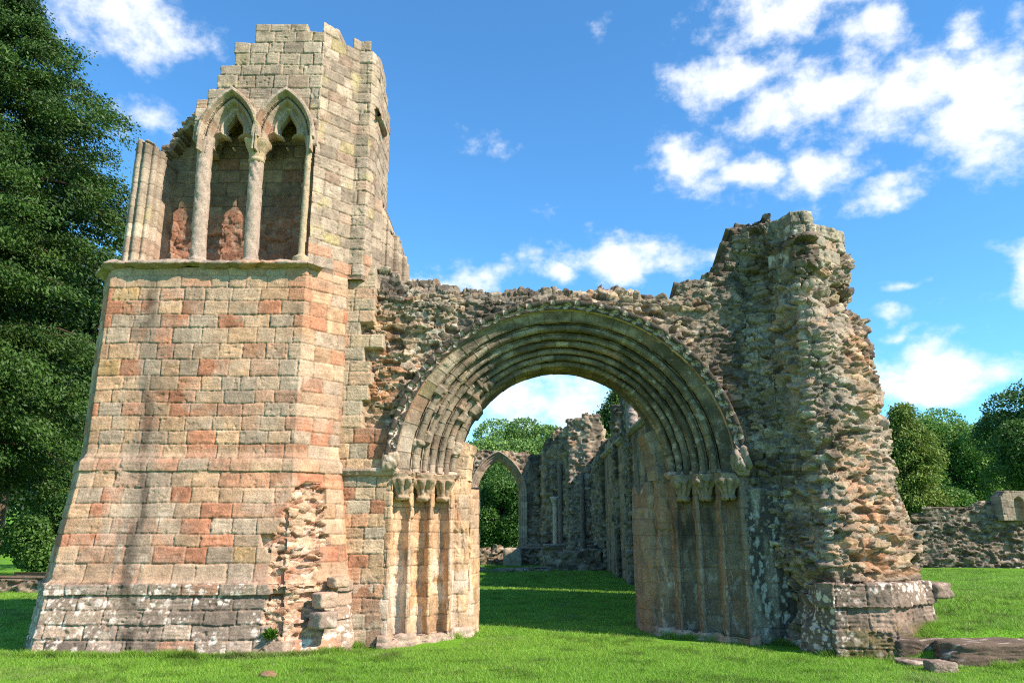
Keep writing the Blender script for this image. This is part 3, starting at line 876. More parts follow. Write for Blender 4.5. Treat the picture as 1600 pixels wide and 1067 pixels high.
def build_jamb(side):
    prof = jamb_profile()
    r, y, t = dens(prof, .011)
    z = np.arange(-.15, SP - .0, .0135)
    T, Z = np.meshgrid(t, z, indexing='ij')
    P = np.stack([CX + side * (np.ones_like(T) * r[:, None]), np.ones_like(T) * y[:, None], Z], -1)
    zc = courses(-.15, 3, 18 + side, .2, .3)
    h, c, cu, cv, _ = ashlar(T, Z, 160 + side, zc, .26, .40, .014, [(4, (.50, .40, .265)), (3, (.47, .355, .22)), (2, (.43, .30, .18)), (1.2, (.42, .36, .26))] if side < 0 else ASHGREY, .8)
    # the nooks' arched heads: hollows stop below the capitals
    h = h + (fbm(T * 7, Z * 2.4, 165, 4) - .5) * .05 - sst(.60, .75, fbm(T * 6, Z * 3, 166, 3)) * .03
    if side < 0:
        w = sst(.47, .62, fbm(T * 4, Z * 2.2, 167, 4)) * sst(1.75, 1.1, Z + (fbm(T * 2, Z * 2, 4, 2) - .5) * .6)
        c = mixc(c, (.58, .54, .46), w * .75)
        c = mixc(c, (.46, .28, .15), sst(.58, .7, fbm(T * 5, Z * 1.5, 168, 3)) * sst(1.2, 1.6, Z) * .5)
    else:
        c = mixc(c, (.155, .125, .09), np.full(T.shape, .6))  # brown stain, taken darker and warmer to put shade into the colour
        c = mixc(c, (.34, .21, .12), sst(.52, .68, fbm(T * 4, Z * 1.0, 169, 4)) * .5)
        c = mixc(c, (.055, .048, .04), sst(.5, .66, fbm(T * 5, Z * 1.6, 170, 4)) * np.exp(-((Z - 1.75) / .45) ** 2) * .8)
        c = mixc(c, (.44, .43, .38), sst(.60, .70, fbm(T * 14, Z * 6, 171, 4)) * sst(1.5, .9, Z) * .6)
    nk = 'left' if side < 0 else 'right'
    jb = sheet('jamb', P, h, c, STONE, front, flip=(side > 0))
    # plinth stones at the foot
    pts = [(3.0, -.05), (2.84, -.07), (2.72, .14), (2.52, .22), (2.40, .44), (2.21, .53), (2.10, .74), (1.90, .84), (1.86, 1.0), (1.62, 1.05), (1.60, 1.5)]
    pw = [(CX + side * a, b) for a, b in pts]
    if side > 0: pw = pw[::-1]
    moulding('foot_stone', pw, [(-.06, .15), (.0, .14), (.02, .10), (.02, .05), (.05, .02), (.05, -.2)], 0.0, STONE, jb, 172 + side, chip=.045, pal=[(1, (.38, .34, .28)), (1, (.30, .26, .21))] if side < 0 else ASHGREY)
    # impost band above the capitals
    pts = [(3.02, -.02), (2.86, -.03), (2.82, .10), (2.58, .27), (2.52, .38), (2.27, .57), (2.2, .68), (1.93, .88), (1.90, 1.05)]
    pw = [(CX + side * a, b) for a, b in pts]
    if side < 0: pw = [(-2.86, -.01), (-2.14, -.02)] + pw
    else: pw = pw[::-1]
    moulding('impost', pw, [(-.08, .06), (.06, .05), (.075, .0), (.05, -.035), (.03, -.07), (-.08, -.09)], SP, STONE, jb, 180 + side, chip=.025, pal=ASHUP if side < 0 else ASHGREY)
    for q, (cr, cy) in enumerate(((2.71, .14), (2.40, .44), (2.09, .74))):
        lobes = 8
        lathe_shaft('capital', CX + side * cr, cy, [(.03, SP - .47), (.10, SP - .46), (.125, SP - .42), (.10, SP - .38), (.12, SP - .28), (.18, SP - .17), (.205, SP - .12), (.19, SP - .10), (.20, SP - .04), (.2, SP - .02), (.05, SP - .0)],
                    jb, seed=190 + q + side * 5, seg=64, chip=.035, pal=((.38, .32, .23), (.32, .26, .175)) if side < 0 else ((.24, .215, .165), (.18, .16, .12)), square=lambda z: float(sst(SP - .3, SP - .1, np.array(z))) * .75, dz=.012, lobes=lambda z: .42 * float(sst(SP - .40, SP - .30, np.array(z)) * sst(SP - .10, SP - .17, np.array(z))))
        # arched stone closing the hollow under each capital
    return jb


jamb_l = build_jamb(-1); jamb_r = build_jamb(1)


def rear_piece(name, pts, z0, top, seed, pal, dark=0, parent=None, bx=None):
    z = np.arange(z0, top + .5, .015)
    P, u, v, uu, C = loft(pts, z, .014)
    h, c, cu, cv, _ = ashlar(u, v, seed, courses(z0, top + .8, seed, .2, .3), .28, .44, .015, pal, 1)
    h = h - .04 * sst(.55, .75, fbm(u * 3, v * 2, seed + 3, 3))
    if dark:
        c = mixc(c, (.18, .145, .10), np.full(u.shape, .5)); c = mixc(c, (.33, .21, .12), sst(.55, .7, fbm(u * 4, v * 1, seed + 4, 4)) * .6)  # right rear jamb: brown tint also paints in its shade
    else:
        c = mixc(c, (.56, .52, .44), sst(.5, .64, fbm(u * 4, v * 2.2, seed + 5, 4)) * sst(1.6, 1.0, v) * .7)
    tp = top + (vn(u * 5, u * 0, seed) - .5) * .25

    def back(V):
        W = V.copy(); W[:, 0] = bx; W[:, 1] = np.clip(V[:, 1], 1.7, 2.0); return W
    return sheet(name, P, h, c, STONE, parent, v < tp, back)


PALL = [(4, (.50, .40, .265)), (3, (.47, .34, .2)), (2, (.44, .37, .26))]
rear_piece('rear_jamb', [(CX - 1.85, 1.2), (CX - 1.62, 1.24), (CX - 1.54, 1.45), (CX - 1.5, 1.7), (CX - 1.5, 2.25), (CX - 2.3, 2.3)], -.15, 2.42, 201, PALL, 0, jamb_l, CX - 2.2)
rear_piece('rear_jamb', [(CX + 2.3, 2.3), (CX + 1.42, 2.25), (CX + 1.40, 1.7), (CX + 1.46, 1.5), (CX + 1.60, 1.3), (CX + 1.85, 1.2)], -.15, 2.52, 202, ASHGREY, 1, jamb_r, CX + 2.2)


# springers of the lost rear arch
def springer(parent, a0, a1, seed, tint, pal):
    prof = [(2.4, 1.10), (1.72, 1.10), (1.66, 1.16), (1.64, 1.3), (1.64, 1.62), (2.4, 1.64)]
    return sweep_arch('springer', prof, parent, a0, a1, seed, .26, [0, .7, 99], .02, tint=tint, pal=pal, cz=SP - .05)


springer(jamb_l, 160, 181, 205, None, PALL)
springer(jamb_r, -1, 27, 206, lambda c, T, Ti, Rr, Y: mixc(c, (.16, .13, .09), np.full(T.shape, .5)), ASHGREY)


def lump(name, c, size, seed, mat, parent=None, pal=RUB, n=26, amp=.25, p=4, rot=0):
    """a worn block: rounded box with broken faces"""
    th = np.linspace(0, 2 * math.pi, n * 2 + 1); ph = np.linspace(-math.pi / 2 + .001, math.pi / 2 - .001, n)
    T, Ph = np.meshgrid(th, ph, indexing='ij')
    d = np.stack([np.cos(Ph) * np.cos(T), np.cos(Ph) * np.sin(T), np.sin(Ph)], -1)
    k = (np.abs(d) ** p).sum(-1) ** (-1 / p)
    nn = (fbm(d[..., 0] * 2 + 5 + d[..., 2], d[..., 1] * 2 + d[..., 2] * 1.7 + 9, seed, 4) - .5) * amp
    nn = nn - np.abs(fbm(d[..., 0] * 5 + d[..., 2] * 3, d[..., 1] * 5 + d[..., 2] * 4, seed + 7, 3) - .5) * amp * .5
    Q = d * (k * (1 + nn))[..., None] * np.array(size) * .5
    ca, sa = math.cos(rot), math.sin(rot)
    Q = np.stack([Q[..., 0] * ca - Q[..., 1] * sa, Q[..., 0] * sa + Q[..., 1] * ca, Q[..., 2]], -1)
    Q[-1] = Q[0]
    P = Q + np.array(c)
    w = np.array(size)
    cc = palette(np.full(T.shape, hsh(seed, 3, 1)), np.full(T.shape, .5), pal) * (.6 + .8 * fbm(P[..., 0] * 8 + P[..., 1] * 5, P[..., 2] * 8 + P[..., 1] * 4, seed + 2, 4))[..., None]
    cc = mixc(cc, (.52, .50, .44), sst(.62, .72, fbm(P[..., 0] * 9, P[..., 2] * 9 + P[..., 1] * 7, seed + 3, 4)) * .6)
    return sheet(name, P, T * 0, cc, mat, parent, flip=False, close=True)


lump('label_stop', (CX - 2.90, -.05, SP + .17), (.27, .22, .32), 211, STONE, hood, [(1, (.36, .32, .245))], amp=.9, p=3)
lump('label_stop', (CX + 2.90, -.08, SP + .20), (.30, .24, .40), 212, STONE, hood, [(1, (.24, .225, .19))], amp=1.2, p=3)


# --- right pier ---
def build_pier():
    pts = [(3.95, .9), (4.05, .25), (4.30, .18), (4.50, .0), (4.62, -.46), (4.76, -.90), (5.06, -.96), (5.52, -.78), (5.96, -.46), (6.14, .1), (6.14, .9), (6.0, 1.6)]
    z = np.arange(-.2, 7.55, .015)

    def off(z): return np.interp(z, [-.2, .9, 1.3, 3, 5.0, 5.9, 6.1, 7.6], [-.06, -.06, .02, -.02, -.06, -.12, -.06, -.07])
    P, u, v, uu, C = loft(pts, z, .015, off)
    # taper: the front face falls back with height
    fall = np.interp(v, [0, 1.2, 4.5, 5.9, 6.1, 7.5], [0, 0, .22, .36, .36, .36])
    fr = sst(.3, -.6, P[..., 1]); P[..., 1] += fall * fr
    P[..., 0] += (fbm(v * .9, v * 0 + 2, 7, 3) - .5) * .22 * sst(5.2, 6.1, P[..., 0]) + np.interp(v, [0, 1.0, 2.6, 4.6, 5.4], [.40, .42, .24, .10, .02]) * sst(5.3, 6.05, P[..., 0])
    h, c, cu, cv = rubble(u, v, 221, .24, .10, .085, RUB)
    _, cr, *_ = rubble(u, v, 221, .24, .10, .085, RUBRED)
    x = P[..., 0]
    red = np.exp(-((x - 5.55 + .04 * (v - 2)) / .42) ** 2) * sst(.9, 1.3, v) * sst(3.6, 2.2, v)
    red = np.maximum(red, .8 * np.exp(-((x - 5.7) / .25) ** 2) * sst(3.2, 3.9, v) * sst(5.2, 4.5, v))
    red = np.clip(red * (.5 + fbm(u * 2, v * 2, 223, 3)), 0, 1)
    c = c * (1 - red[..., None]) + cr * red[..., None]
    c = mixc(c, (.085, .066, .05), sst(.52, .68, fbm(u * 2, v * 1.8, 224, 4) + .16 * sst(5.2, 6.4, v) * sst(5.2, 4.6, x) + .10 * sst(4.9, 4.5, x) - .08 * sst(4.9, 5.2, x)) * .7)  # dark crust; extra weight on the left flank paints in its shade
    c = mixc(c, (.33, .31, .27), sst(1.6, 2.6, v) * sst(.45, .6, fbm(u * 1.5, v * 1.5, 226, 3)) * .35)
    big = (fbm(u * 1.1, v * .8, 225, 3) - .5) * .32 - .16 * np.exp(-((v - 5.55) / .22) ** 2) * sst(4.7, 5.2, x)
    h = (h + big * sst(.2, 1.1, v)) * (.35 + .65 * sst(.85, 1.25, v))
    # ashlar that survives on the head of the pier
    zc = courses(5.7, 7.9, 23, .19, .27)
    ha, ca, au, av, _ = ashlar(u, v, 227, zc, .24, .42, .035, ASHUP, 3.0)
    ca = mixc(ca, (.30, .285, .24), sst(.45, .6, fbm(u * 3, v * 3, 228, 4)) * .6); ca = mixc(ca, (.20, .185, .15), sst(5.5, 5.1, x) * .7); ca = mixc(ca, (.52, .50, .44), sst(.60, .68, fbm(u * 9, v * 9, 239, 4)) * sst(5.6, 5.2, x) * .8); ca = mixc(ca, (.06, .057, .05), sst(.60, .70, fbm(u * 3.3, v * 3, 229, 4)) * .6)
    ax = np.interp(au, uu, C[:, 0])
    isa = ((av > np.interp(ax, [4.2, 4.6, 5.0, 5.4, 5.7, 6.3], [6.95, 6.72, 6.62, 6.35, 5.98, 5.95])) & (ax > 4.45) & (au > uu[-1] * .25))
    isa &= ~((hsh(np.floor(au * 37), np.floor(av * 37), 12) < .30) & (av < np.interp(ax, [4.2, 5.0, 5.7], [7.1, 6.9, 6.5])))
    isa |= (np.abs(ax - 4.66) < .12) & (np.abs(av - 6.3) < .24)
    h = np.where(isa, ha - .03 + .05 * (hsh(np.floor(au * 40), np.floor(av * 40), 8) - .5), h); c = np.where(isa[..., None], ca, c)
    topf = lambda X: np.interp(X, [3.9, 4.1, 4.45, 4.6, 5.28, 5.32, 5.9, 6.0, 6.2], [6.85, 7.05, 7.08, 7.18, 7.18, 6.95, 6.95, 6.9, 6.85])
    rx = np.interp(cu, uu, C[:, 0]); ry = np.interp(au, uu, C[:, 1])
    keep = np.where(isa, av < topf(ax), cv < topf(rx))

    def back(V):
        W = V.copy(); hi = V[:, 2] > 5; W[hi, 0] = V[hi, 0] * .3 + 5.1 * .7; W[hi, 1] = .9; return W
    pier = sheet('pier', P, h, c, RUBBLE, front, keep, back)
    # plinth courses at the foot of the pier
    pp = [(4.36, .2), (4.44, -.58), (4.66, -1.10), (5.50, -1.15), (6.52, -.36), (6.66, .7)]
    z = np.arange(-.25, 1.06, .0135)

    def off2(z): return np.interp(z, [-.25, 0, .36, .38, .64, .66, .98, 1.06], [.06, .05, .03, -.01, -.03, .03, .0, -.05])
    P, u, v, uu, C = loft(pp, z, .0135, off2)
    zc = np.array([-.3, .12, .37, .65, 1.02, 1.4])
    h, c, cu, cv, (k, row, g) = ashlar(u, v, 231, zc, .30, .60, .035, PLINTH, 3.4); c = mixc(c * .72, (.13, .115, .09), sst(.45, .6, fbm(u * 1.4, v * 1.8, 238, 4)) * .6)
    c = mixc(c, (.64, .62, .57), np.maximum(lichen(u, v, 233, .14, .45), lichen(u, v, 234, .06, .5)) * sst(.42, .55, fbm(u * 1.6, v * 2, 235, 3)) * .9)
    c = mixc(c, (.10, .095, .03), sst(.45, .6, fbm(u * 4, v * 4, 236, 4)) * sst(.5, .3, v) * .75)
    brk = sst(.45, .65, fbm(u * 2.2, v * 1.5, 237, 3)); h = h - .14 * brk * sst(1.1, .7, u)
    keep = (cv < 1.0) & ~((cu < .75) & (cv > .62) & (hsh(np.floor(cu * 9), np.floor(cv * 9), 3) < .35)) & ~((cu > 2.5) & (cv < -.5))

    def back2(V):
        W = V.copy(); W[:, 0] = V[:, 0] * .6 + 5.5 * .4; W[:, 1] = V[:, 1] * .6 + .3 * .4; return W
    sheet('plinth', P, h, c, STONE, pier, keep, back2)
    lump('corner_stone', (6.60, -.16, .84), (.42, .5, .24), 241, STONE, pier, [(1, (.22, .19, .155))], amp=.35, p=7, rot=.5)
    return pier


build_pier()

# --- stones broken from the plinth of the tower corner ---
lump('corner_stone', (-2.80, -.74, .74), (.30, .30, .23), 251, STONE, tower, PLINTH, amp=.25, p=9, rot=.75)
lump('corner_stone', (-2.80, -.78, .47), (.33, .34, .24), 252, STONE, tower, PLINTH, amp=.25, p=9, rot=.85)
lump('corner_stone', (-2.66, -.55, .99), (.28, .28, .17), 253, STONE, tower, [(1, (.36, .30, .22))], amp=.3, p=5, rot=.8)

# ------------------------------------------------------------------ ruins beyond the doorway
def ruin_loft(name, pts, z0, topf, seed, parent, du=.05, pal=RUBDARK, sx=.34, sy=.16, amp=.08, cap=None, mat=RUBBLE, ash=None, shade=None):
    zt = max(topf(np.array([p[0]]), np.array([p[1]]))[0] for p in pts) + .7
    z = np.arange(z0, zt, du); P, u, v, uu, C = loft(pts, z, du)
    if ash: h, c, cu, cv, _ = ashlar(u, v, seed, courses(z0, zt + .5, seed, .2, .32), .3, .6, .03, ash, 2)
    else: h, c, cu, cv = rubble(u, v, seed, sx, sy, amp, pal)
    if shade is not None: c = shade(c, u, v)
    cx = np.interp(cu, uu, C[:, 0]); cy = np.interp(cu, uu, C[:, 1])
    keep = cv < topf(cx, cy) + (vn(cu * 1.7, cu * 0, seed + 2) - .5) * .35
    cp = np.array(pts).mean(0) if cap is None else np.array(cap)

    def back(V):
        W = V.copy(); hi = V[:, 2] > z0 + .3; W[hi, 0] = W[hi, 0] * .4 + cp[0] * .6; W[hi, 1] = W[hi, 1] * .4 + cp[1] * .6; return W
    return sheet(name, P, h, c, mat, parent, keep, back)


def streak(c, u, v):
    c = mixc(c, (.06, .055, .05), sst(.48, .66, fbm(u * 2.2, v * .35, 301, 4)) * .75)
    return mixc(c, (.42, .33, .24), sst(.56, .70, fbm(u * 1.3 + 4, v * .7, 302, 4)) * .4)


# long nave wall on the right
nave = empty('nave_wall', (4.1, 12, 0))
tag(nave, 'long shaded stone wall running back behind the right jamb of the doorway', 'ruined wall')
REDASH = [(3, (0.381, 0.223, 0.132)), (3, (0.325, 0.204, 0.128)), (2, (0.291, 0.190, 0.120)), (1, (0.426, 0.275, 0.160))]
ruin_loft('wall_face', [(5.3, 22.5), (4.25, 22.3), (4.15, 18.5), (4.1, 9.9), (5.3, 9.7)], -.2, lambda x, y: np.interp(y, [7, 12.6, 12.7, 22.5], [5.3, 5.1, 5.2, 5.6]), 311, nave, .04, ash=REDASH, shade=streak, cap=(4.8, 15))
ruin_loft('wall_face', [(5.3, 8.5), (4.1, 8.45), (4.1, 2.0), (5.3, 1.9)], -.2, lambda x, y: x * 0 + 5.3, 316, nave, .05, ash=REDASH, shade=streak, cap=(4.8, 6))
moulding('ledge', [(4.2, 22.3), (4.12, 18.5), (4.07, 10)], [(-.05, .12), (.10, .08), (.12, 0), (.0, -.12), (-.05, -.12)], 5.05, STONE, nave, 312, du=.06, pal=ASHGREY)
ruin_loft('buttress', [(5.0, 14.4), (4.0, 14.4), (4.0, 13.4), (5.0, 13.3)], -.2, lambda x, y: x * 0 + 6.6, 313, nave, .04, RUBDARK, .3, .14, shade=streak, cap=(4.6, 13.9))
lathe_shaft('broken_shaft', 4.15, 13.2, [(.02, 5.0), (.22, 5.0), (.2, 6.1), (.3, 6.25), (.3, 6.45), (.24, 6.5), (.28, 6.75), (.05, 6.8)], nave, seed=314, chip=.08, pal=((.36, .34, .30), (.22, .2, .18)))
ruin_loft('wall_stub', [(5.6, 18.2), (4.15, 18.2), (4.05, 17.0), (4.9, 16.6)], -.2, lambda x, y: x * 0 + 6.5, 315, nave, .04, RUBDARK, .3, .14, shade=streak, cap=(4.8, 17.4))

# crossing piers
cp = empty('crossing_pier', (3.2, 27, 0))
tag(cp, 'tall jagged grey stone pier standing beyond the doorway beside the pointed arch', 'ruined pier')
ruin_loft('pier_wall', [(4.8, 29.5), (2.6, 29.5), (2.55, 28.2), (2.9, 27.6), (2.95, 26.6), (3.9, 26.3), (4.6, 26.4), (4.9, 27.2)], -.2, lambda x, y: np.interp(x, [2.5, 2.85, 2.9, 4.2, 4.7, 5], [6.9, 7.0, 7.5, 7.75, 7.2, 6.4]), 321, cp, .05, RUB, .36, .17, shade=streak, cap=(3.8, 28))
ruin_loft('buttress', [(2.75, 30), (1.62, 30), (1.68, 28.9), (2.2, 28.3), (2.75, 28.3)], -.2, lambda x, y: np.interp(x, [1.6, 2.0, 2.75], [6.0, 6.9, 7.2]), 322, cp, .05, RUBDARK, .36, .17, shade=streak, cap=(2.3, 29.2))
for q, (x, y) in enumerate(((2.55, 27.9), (3.55, 26.2), (4.3, 26.2))):
    lathe_shaft('wall_shaft', x, y, [(.02, 0), (.13, 0), (.12, 5.2 - q * .6), (.02, 5.25 - q * .6)], cp, seed=324 + q, dz=.08, chip=.03, pal=((.27, .235, .19), (.14, .125, .11)))
# window-less transept wall, stepping down towards the nave wall
tr = empty('transept_wall', (4.4, 23, 0))
tag(tr, 'broken lower stone wall with sloping top between jagged pier and long nave wall', 'ruined wall')
ruin_loft('wall_face', [(5.2, 26.5), (4.35, 26.4), (3.9, 24.6), (4.15, 22.4), (5.0, 22.2)], -.2, lambda x, y: np.interp(y, [22, 23.5, 24.6, 26.5], [6.0, 5.2, 4.7, 5.6]), 331, tr, .05, RUBDARK, .34, .16, shade=streak, cap=(4.7, 24.5))

# slender column
sc_ = empty('slender_column', at(868, 883, 24.5))
tag(sc_, 'slender pale column with a carved capital coloured as if sunlit, in front of the grey pier', 'column')
bx = at(868, 883, 24.5); ztop = at(868, 776, 24.5)[2]
lathe_shaft('shaft', bx[0], 24.5, [(.02, -.1), (.13, -.1), (.11, .2), (.10, ztop - .35), (.02, ztop - .34)], sc_, seed=341, dz=.05, chip=.02, pal=((.62, .54, .43), (.52, .42, .31)))  # pale shaft colour stands in for sunlight that does not reach it
lathe_shaft('capital', bx[0], 24.5, [(.02, ztop - .42), (.12, ztop - .42), (.11, ztop - .32), (.21, ztop - .12), (.23, ztop), (.03, ztop + .01)], sc_, seed=342, dz=.03, chip=.05, pal=((.52, .49, .42), (.42, .38, .3)))

# wall with the pointed arch
PW = empty('pointed_arch_wall', (0, 30, 0))
tag(PW, 'grey rubble wall with a tall pointed arch seen through the round doorway', 'ruined wall')


def build_pointed():
    Y0 = 30.5
    a = at(777, 706, Y0); L_ = at(733, 850, Y0)[0]; R_ = at(822, 850, Y0)[0]
    cxp = (L_ + R_) / 2; w = (R_ - L_) / 2; zs = at(777, 775, Y0)[2]; hgt = a[2] - zs
    x = np.arange(cxp - 6, 2.8, .05); z = np.arange(-.2, 7.2, .05); X, Z = np.meshgrid(x, z, indexing='ij')
    h, c, cu, cv = rubble(X, Z, 351, .36, .17, .07, RUB)
    c = streak(c, X, Z)
    d = arch_d(X, Z, cxp, zs, w, hgt)
    top = np.interp(cu, [cxp - 6, -2.2, 0, 1.4, 2.8], [6.5, 6.25, 6.15, 6.0, 5.8])
    P = np.stack([X, X * 0 + Y0, Z], -1)
    keep = (cv < top) & (d < .02)

    def back(V):
        W = V.copy(); W[:, 1] = Y0 + 1.3; return W
    sheet('wall_face', P, h, c, RUBBLE, PW, keep, back)
    x = np.arange(cxp - w - .12, cxp + w + .12, .03); z = np.arange(-.2, zs + hgt + .3, .03); X, Z = np.meshgrid(x, z, indexing='ij')
    d = arch_d(X, Z, cxp, zs, w, hgt)
    yy = np.interp(d, [-.1, -.06, 0, .05, .12, .17, .24, .30, .36, .42], [-.05, -.12, -.12, .05, .02, .16, .12, .3, .28, .45])
    P = np.stack([X, Y0 - .02 + yy, Z], -1)
    n = (fbm(X * 4, Z * 4, 352, 3) - .5) * .05
    c = palette(hsh(np.floor(Z * 3), np.floor(X * 2), 353), X * 0 + .5, ASHGREY) * (.7 + .5 * fbm(X * 5, Z * 5, 354, 3))[..., None]
    sheet('arch_moulding', P, n, c, STONE, PW, (d > -.09) & (d < .41), lambda V: np.stack([V[:, 0], V[:, 1] * 0 + Y0 + 1, V[:, 2]], -1))


build_pointed()


def low_wall(name, label, pts, h, seed, cat='low wall', pal=RUBDARK, du=.05, group=None, sx=.34, sy=.17, zb=0.0):
    o = ruin_loft(name, pts, zb - .3, lambda x, y: x * 0 + h + zb, seed, None, du, pal, sx, sy, .09)
    tag(o, label, cat, group); return o


low_wall('low_wall', 'low dark rubble wall crossing in front of the pointed arch', [(-4, 28.8), (-4, 28), (1.9, 28), (1.9, 28.8)], .85, 361)
low_wall('rubble_heap', 'dark heap of fallen stones at the foot of the jagged pier', [(1.4, 24.5), (1.6, 23.2), (2.8, 22.6), (4.0, 22.4), (4.2, 23.6), (4.1, 25)], .95, 362, 'rubble heap', sx=.45, sy=.3)
low_wall('stone_kerb', 'low pale stone footing crossing the nave grass', [(-3, 22.2), (-3, 21.6), (1.6, 21.4), (1.6, 22.0)], .18, 363, 'footing', [(1, (.42, .36, .29)), (1, (.33, .28, .23))])
lump_ = lump('stone_block', at(801, 878, 27.4) + np.array([0, 0, .2]), (.95, .5, 1.0), 364, RUBBLE, None, [(1, (.33, .28, .21))], amp=.3, p=7)
tag(lump_, 'single upright block below the pointed arch, in front of the low dark wall', 'stone block')

# precinct wall on the right
rw = ruin_loft('precinct_wall', [(15.5, 27.5), (15.6, 26), (26, 24.8), (34, 24.2), (34, 25.6)], -.2, lambda x, y: np.interp(x, [15, 16.4, 19, 20.6, 23, 26], [2.15, 2.3, 2.1, 2.75, 3.1, 3.0]), 371, None, .045,
               [(3, (.155, .13, .10)), (3, (.11, .092, .072)), (2, (.205, .17, .13)), (1, (.25, .22, .18))], .42, .17, .13, cap=(25, 26))
tag(rw, 'low ragged rubble wall crossing the lawn to the right of the broken pier', 'ruined wall')


def build_niche_stone():
    p = at(1583, 800, 24.6); x0 = p[0]
    x = np.arange(x0 - .62, x0 + .62, .025); z = np.arange(2.2, 3.75, .025); X, Z = np.meshgrid(x, z, indexing='ij')
    h, c, cu, cv, _ = ashlar(X, Z, 373, courses(2.2, 4, 5, .25, .35), .4, .6, .03, [(1, (.30, .27, .21)), (1, (.24, .215, .17))], 2)
    d = arch_d(X, Z, x0 + .22, 3.0, .26, .35)
    P = np.stack([X, 24.4 + .3 * sst(0, .06, d), Z], -1)
    keep = (Z < np.interp(X, [x0 - .7, x0 - .5, x0 - .4, x0 + .7], [3.3, 3.45, 3.65, 3.6]))
    o = sheet('niche_stone', P, h, c, STONE, None, keep, lambda V: np.stack([V[:, 0], V[:, 1] * 0 + 25.2, V[:, 2]], -1))
    tag(o, 'carved stone with a small arched niche on top of the ragged right-hand wall', 'carved stone')


build_niche_stone()
# low foundation wall on the left
low_wall('foundation_wall', 'dark low wall across the lawn left of the tower', [(-24, 11.8), (-24, 11), (-9.0, 10.4), (-9.0, 11.2)], .42, 376, 'low wall', RUBDARK)

# stones of the old footing at bottom right
DKST = [(1, (.17, .15, .12))]


def footing(px0, px1, py, Y, hgt, depth, seed, label, pal=DKST, rot=0.0):
    a = at(px0, py, Y); b = at(px1, py, Y); w = b[0] - a[0]
    zb = float(gz((a[0] + b[0]) / 2, Y)) * .5
    o = lump('footing_stone', ((a[0] + b[0]) / 2, Y + depth / 2, zb + hgt / 2 - .06), (w, depth, hgt + .12), seed, STONE, None, pal, 60, .26, 9, rot)
    tag(o, label, 'stone block', 'stones of the old footing in the grass')


footing(1496, 1740, 1046, -1.85, .29, .62, 381, 'long squared dark block, tallest of the footing stones at lower right', [(1, (.12, .10, .075))])
footing(1408, 1500, 1024, -1.30, .20, .42, 382, 'flat dark slab running from the pier towards the long block', [(1, (.11, .092, .07))], -.12)
footing(1462, 1502, 1066, -2.3, .12, .28, 383, 'small grey stone nearest the bottom edge of the lawn', [(1, (.24, .21, .17))])
footing(1414, 1492, 1040, -1.75, .05, .40, 384, 'thin broken flat stone sunk in grass below the dark slab', [(1, (.17, .15, .12))])
mh = at(417, 1058, -2.55)
m_ = lump('molehill', (mh[0], -2.5, .01), (.22, .18, .10), 385, RUBBLE, None, [(1, (.26, .17, .10))], 18, .4, 2)
tag(m_, 'small brown mound of bare earth in the foreground grass', 'earth mound')

# ------------------------------------------------------------------ vegetation
rng = np.random.default_rng(7)


def cards(name, C, D, size, col, mat, parent, asp=.5, jit=1.0):
    """leaf cards: centre C, long direction D, length size; one pointed quad each"""
    n = len(C); D = D / (np.linalg.norm(D, axis=1, keepdims=True) + 1e-9)
    r = rng.normal(size=(n, 3)); S = np.cross(D, r); S /= np.linalg.norm(S, axis=1, keepdims=True) + 1e-9
    s = size[:, None]
    V = np.stack([C - D * s * .5, C + S * s * asp * .5, C + D * s * .5, C - S * s * asp * .5], 1).reshape(-1, 3)
    F = np.arange(n * 4).reshape(n, 4)
    return raw_mesh(name, V, F, np.repeat(np.clip(col, .002, 1), 4, 0), mat, parent, False)


def tube(name, paths, parent, mat, col, seg=8):
    """several limbs of ONE trunk: paths of (x,y,z,r)"""
    Vs, Fs, n0 = [], [], 0
    for p in paths:
        p = np.array(p, float); k = len(p)
        t = np.gradient(p[:, :3], axis=0); t /= np.linalg.norm(t, axis=1, keepdims=True)
        a = np.cross(t, np.array([.31, .17, .93]) if abs(t[0, 2]) < .9 else np.array([1., 0, 0])); a /= np.linalg.norm(a, axis=1, keepdims=True); b = np.cross(t, a)
        th = np.linspace(0, 2 * math.pi, seg, endpoint=False)
        V = p[:, None, :3] + (a[:, None] * np.cos(th)[None, :, None] + b[:, None] * np.sin(th)[None, :, None]) * p[:, None, 3:4]
        i = np.arange(k * seg).reshape(k, seg); j = np.roll(i, -1, 1)
        F = np.stack([i[:-1], j[:-1], j[1:], i[1:]], -1).reshape(-1, 4)
        Vs.append(V.reshape(-1, 3)); Fs.append(F + n0); n0 += k * seg
    V = np.concatenate(Vs)
    return raw_mesh(name, V, np.concatenate(Fs), np.tile(np.array(col), (len(V), 1)), mat, parent)


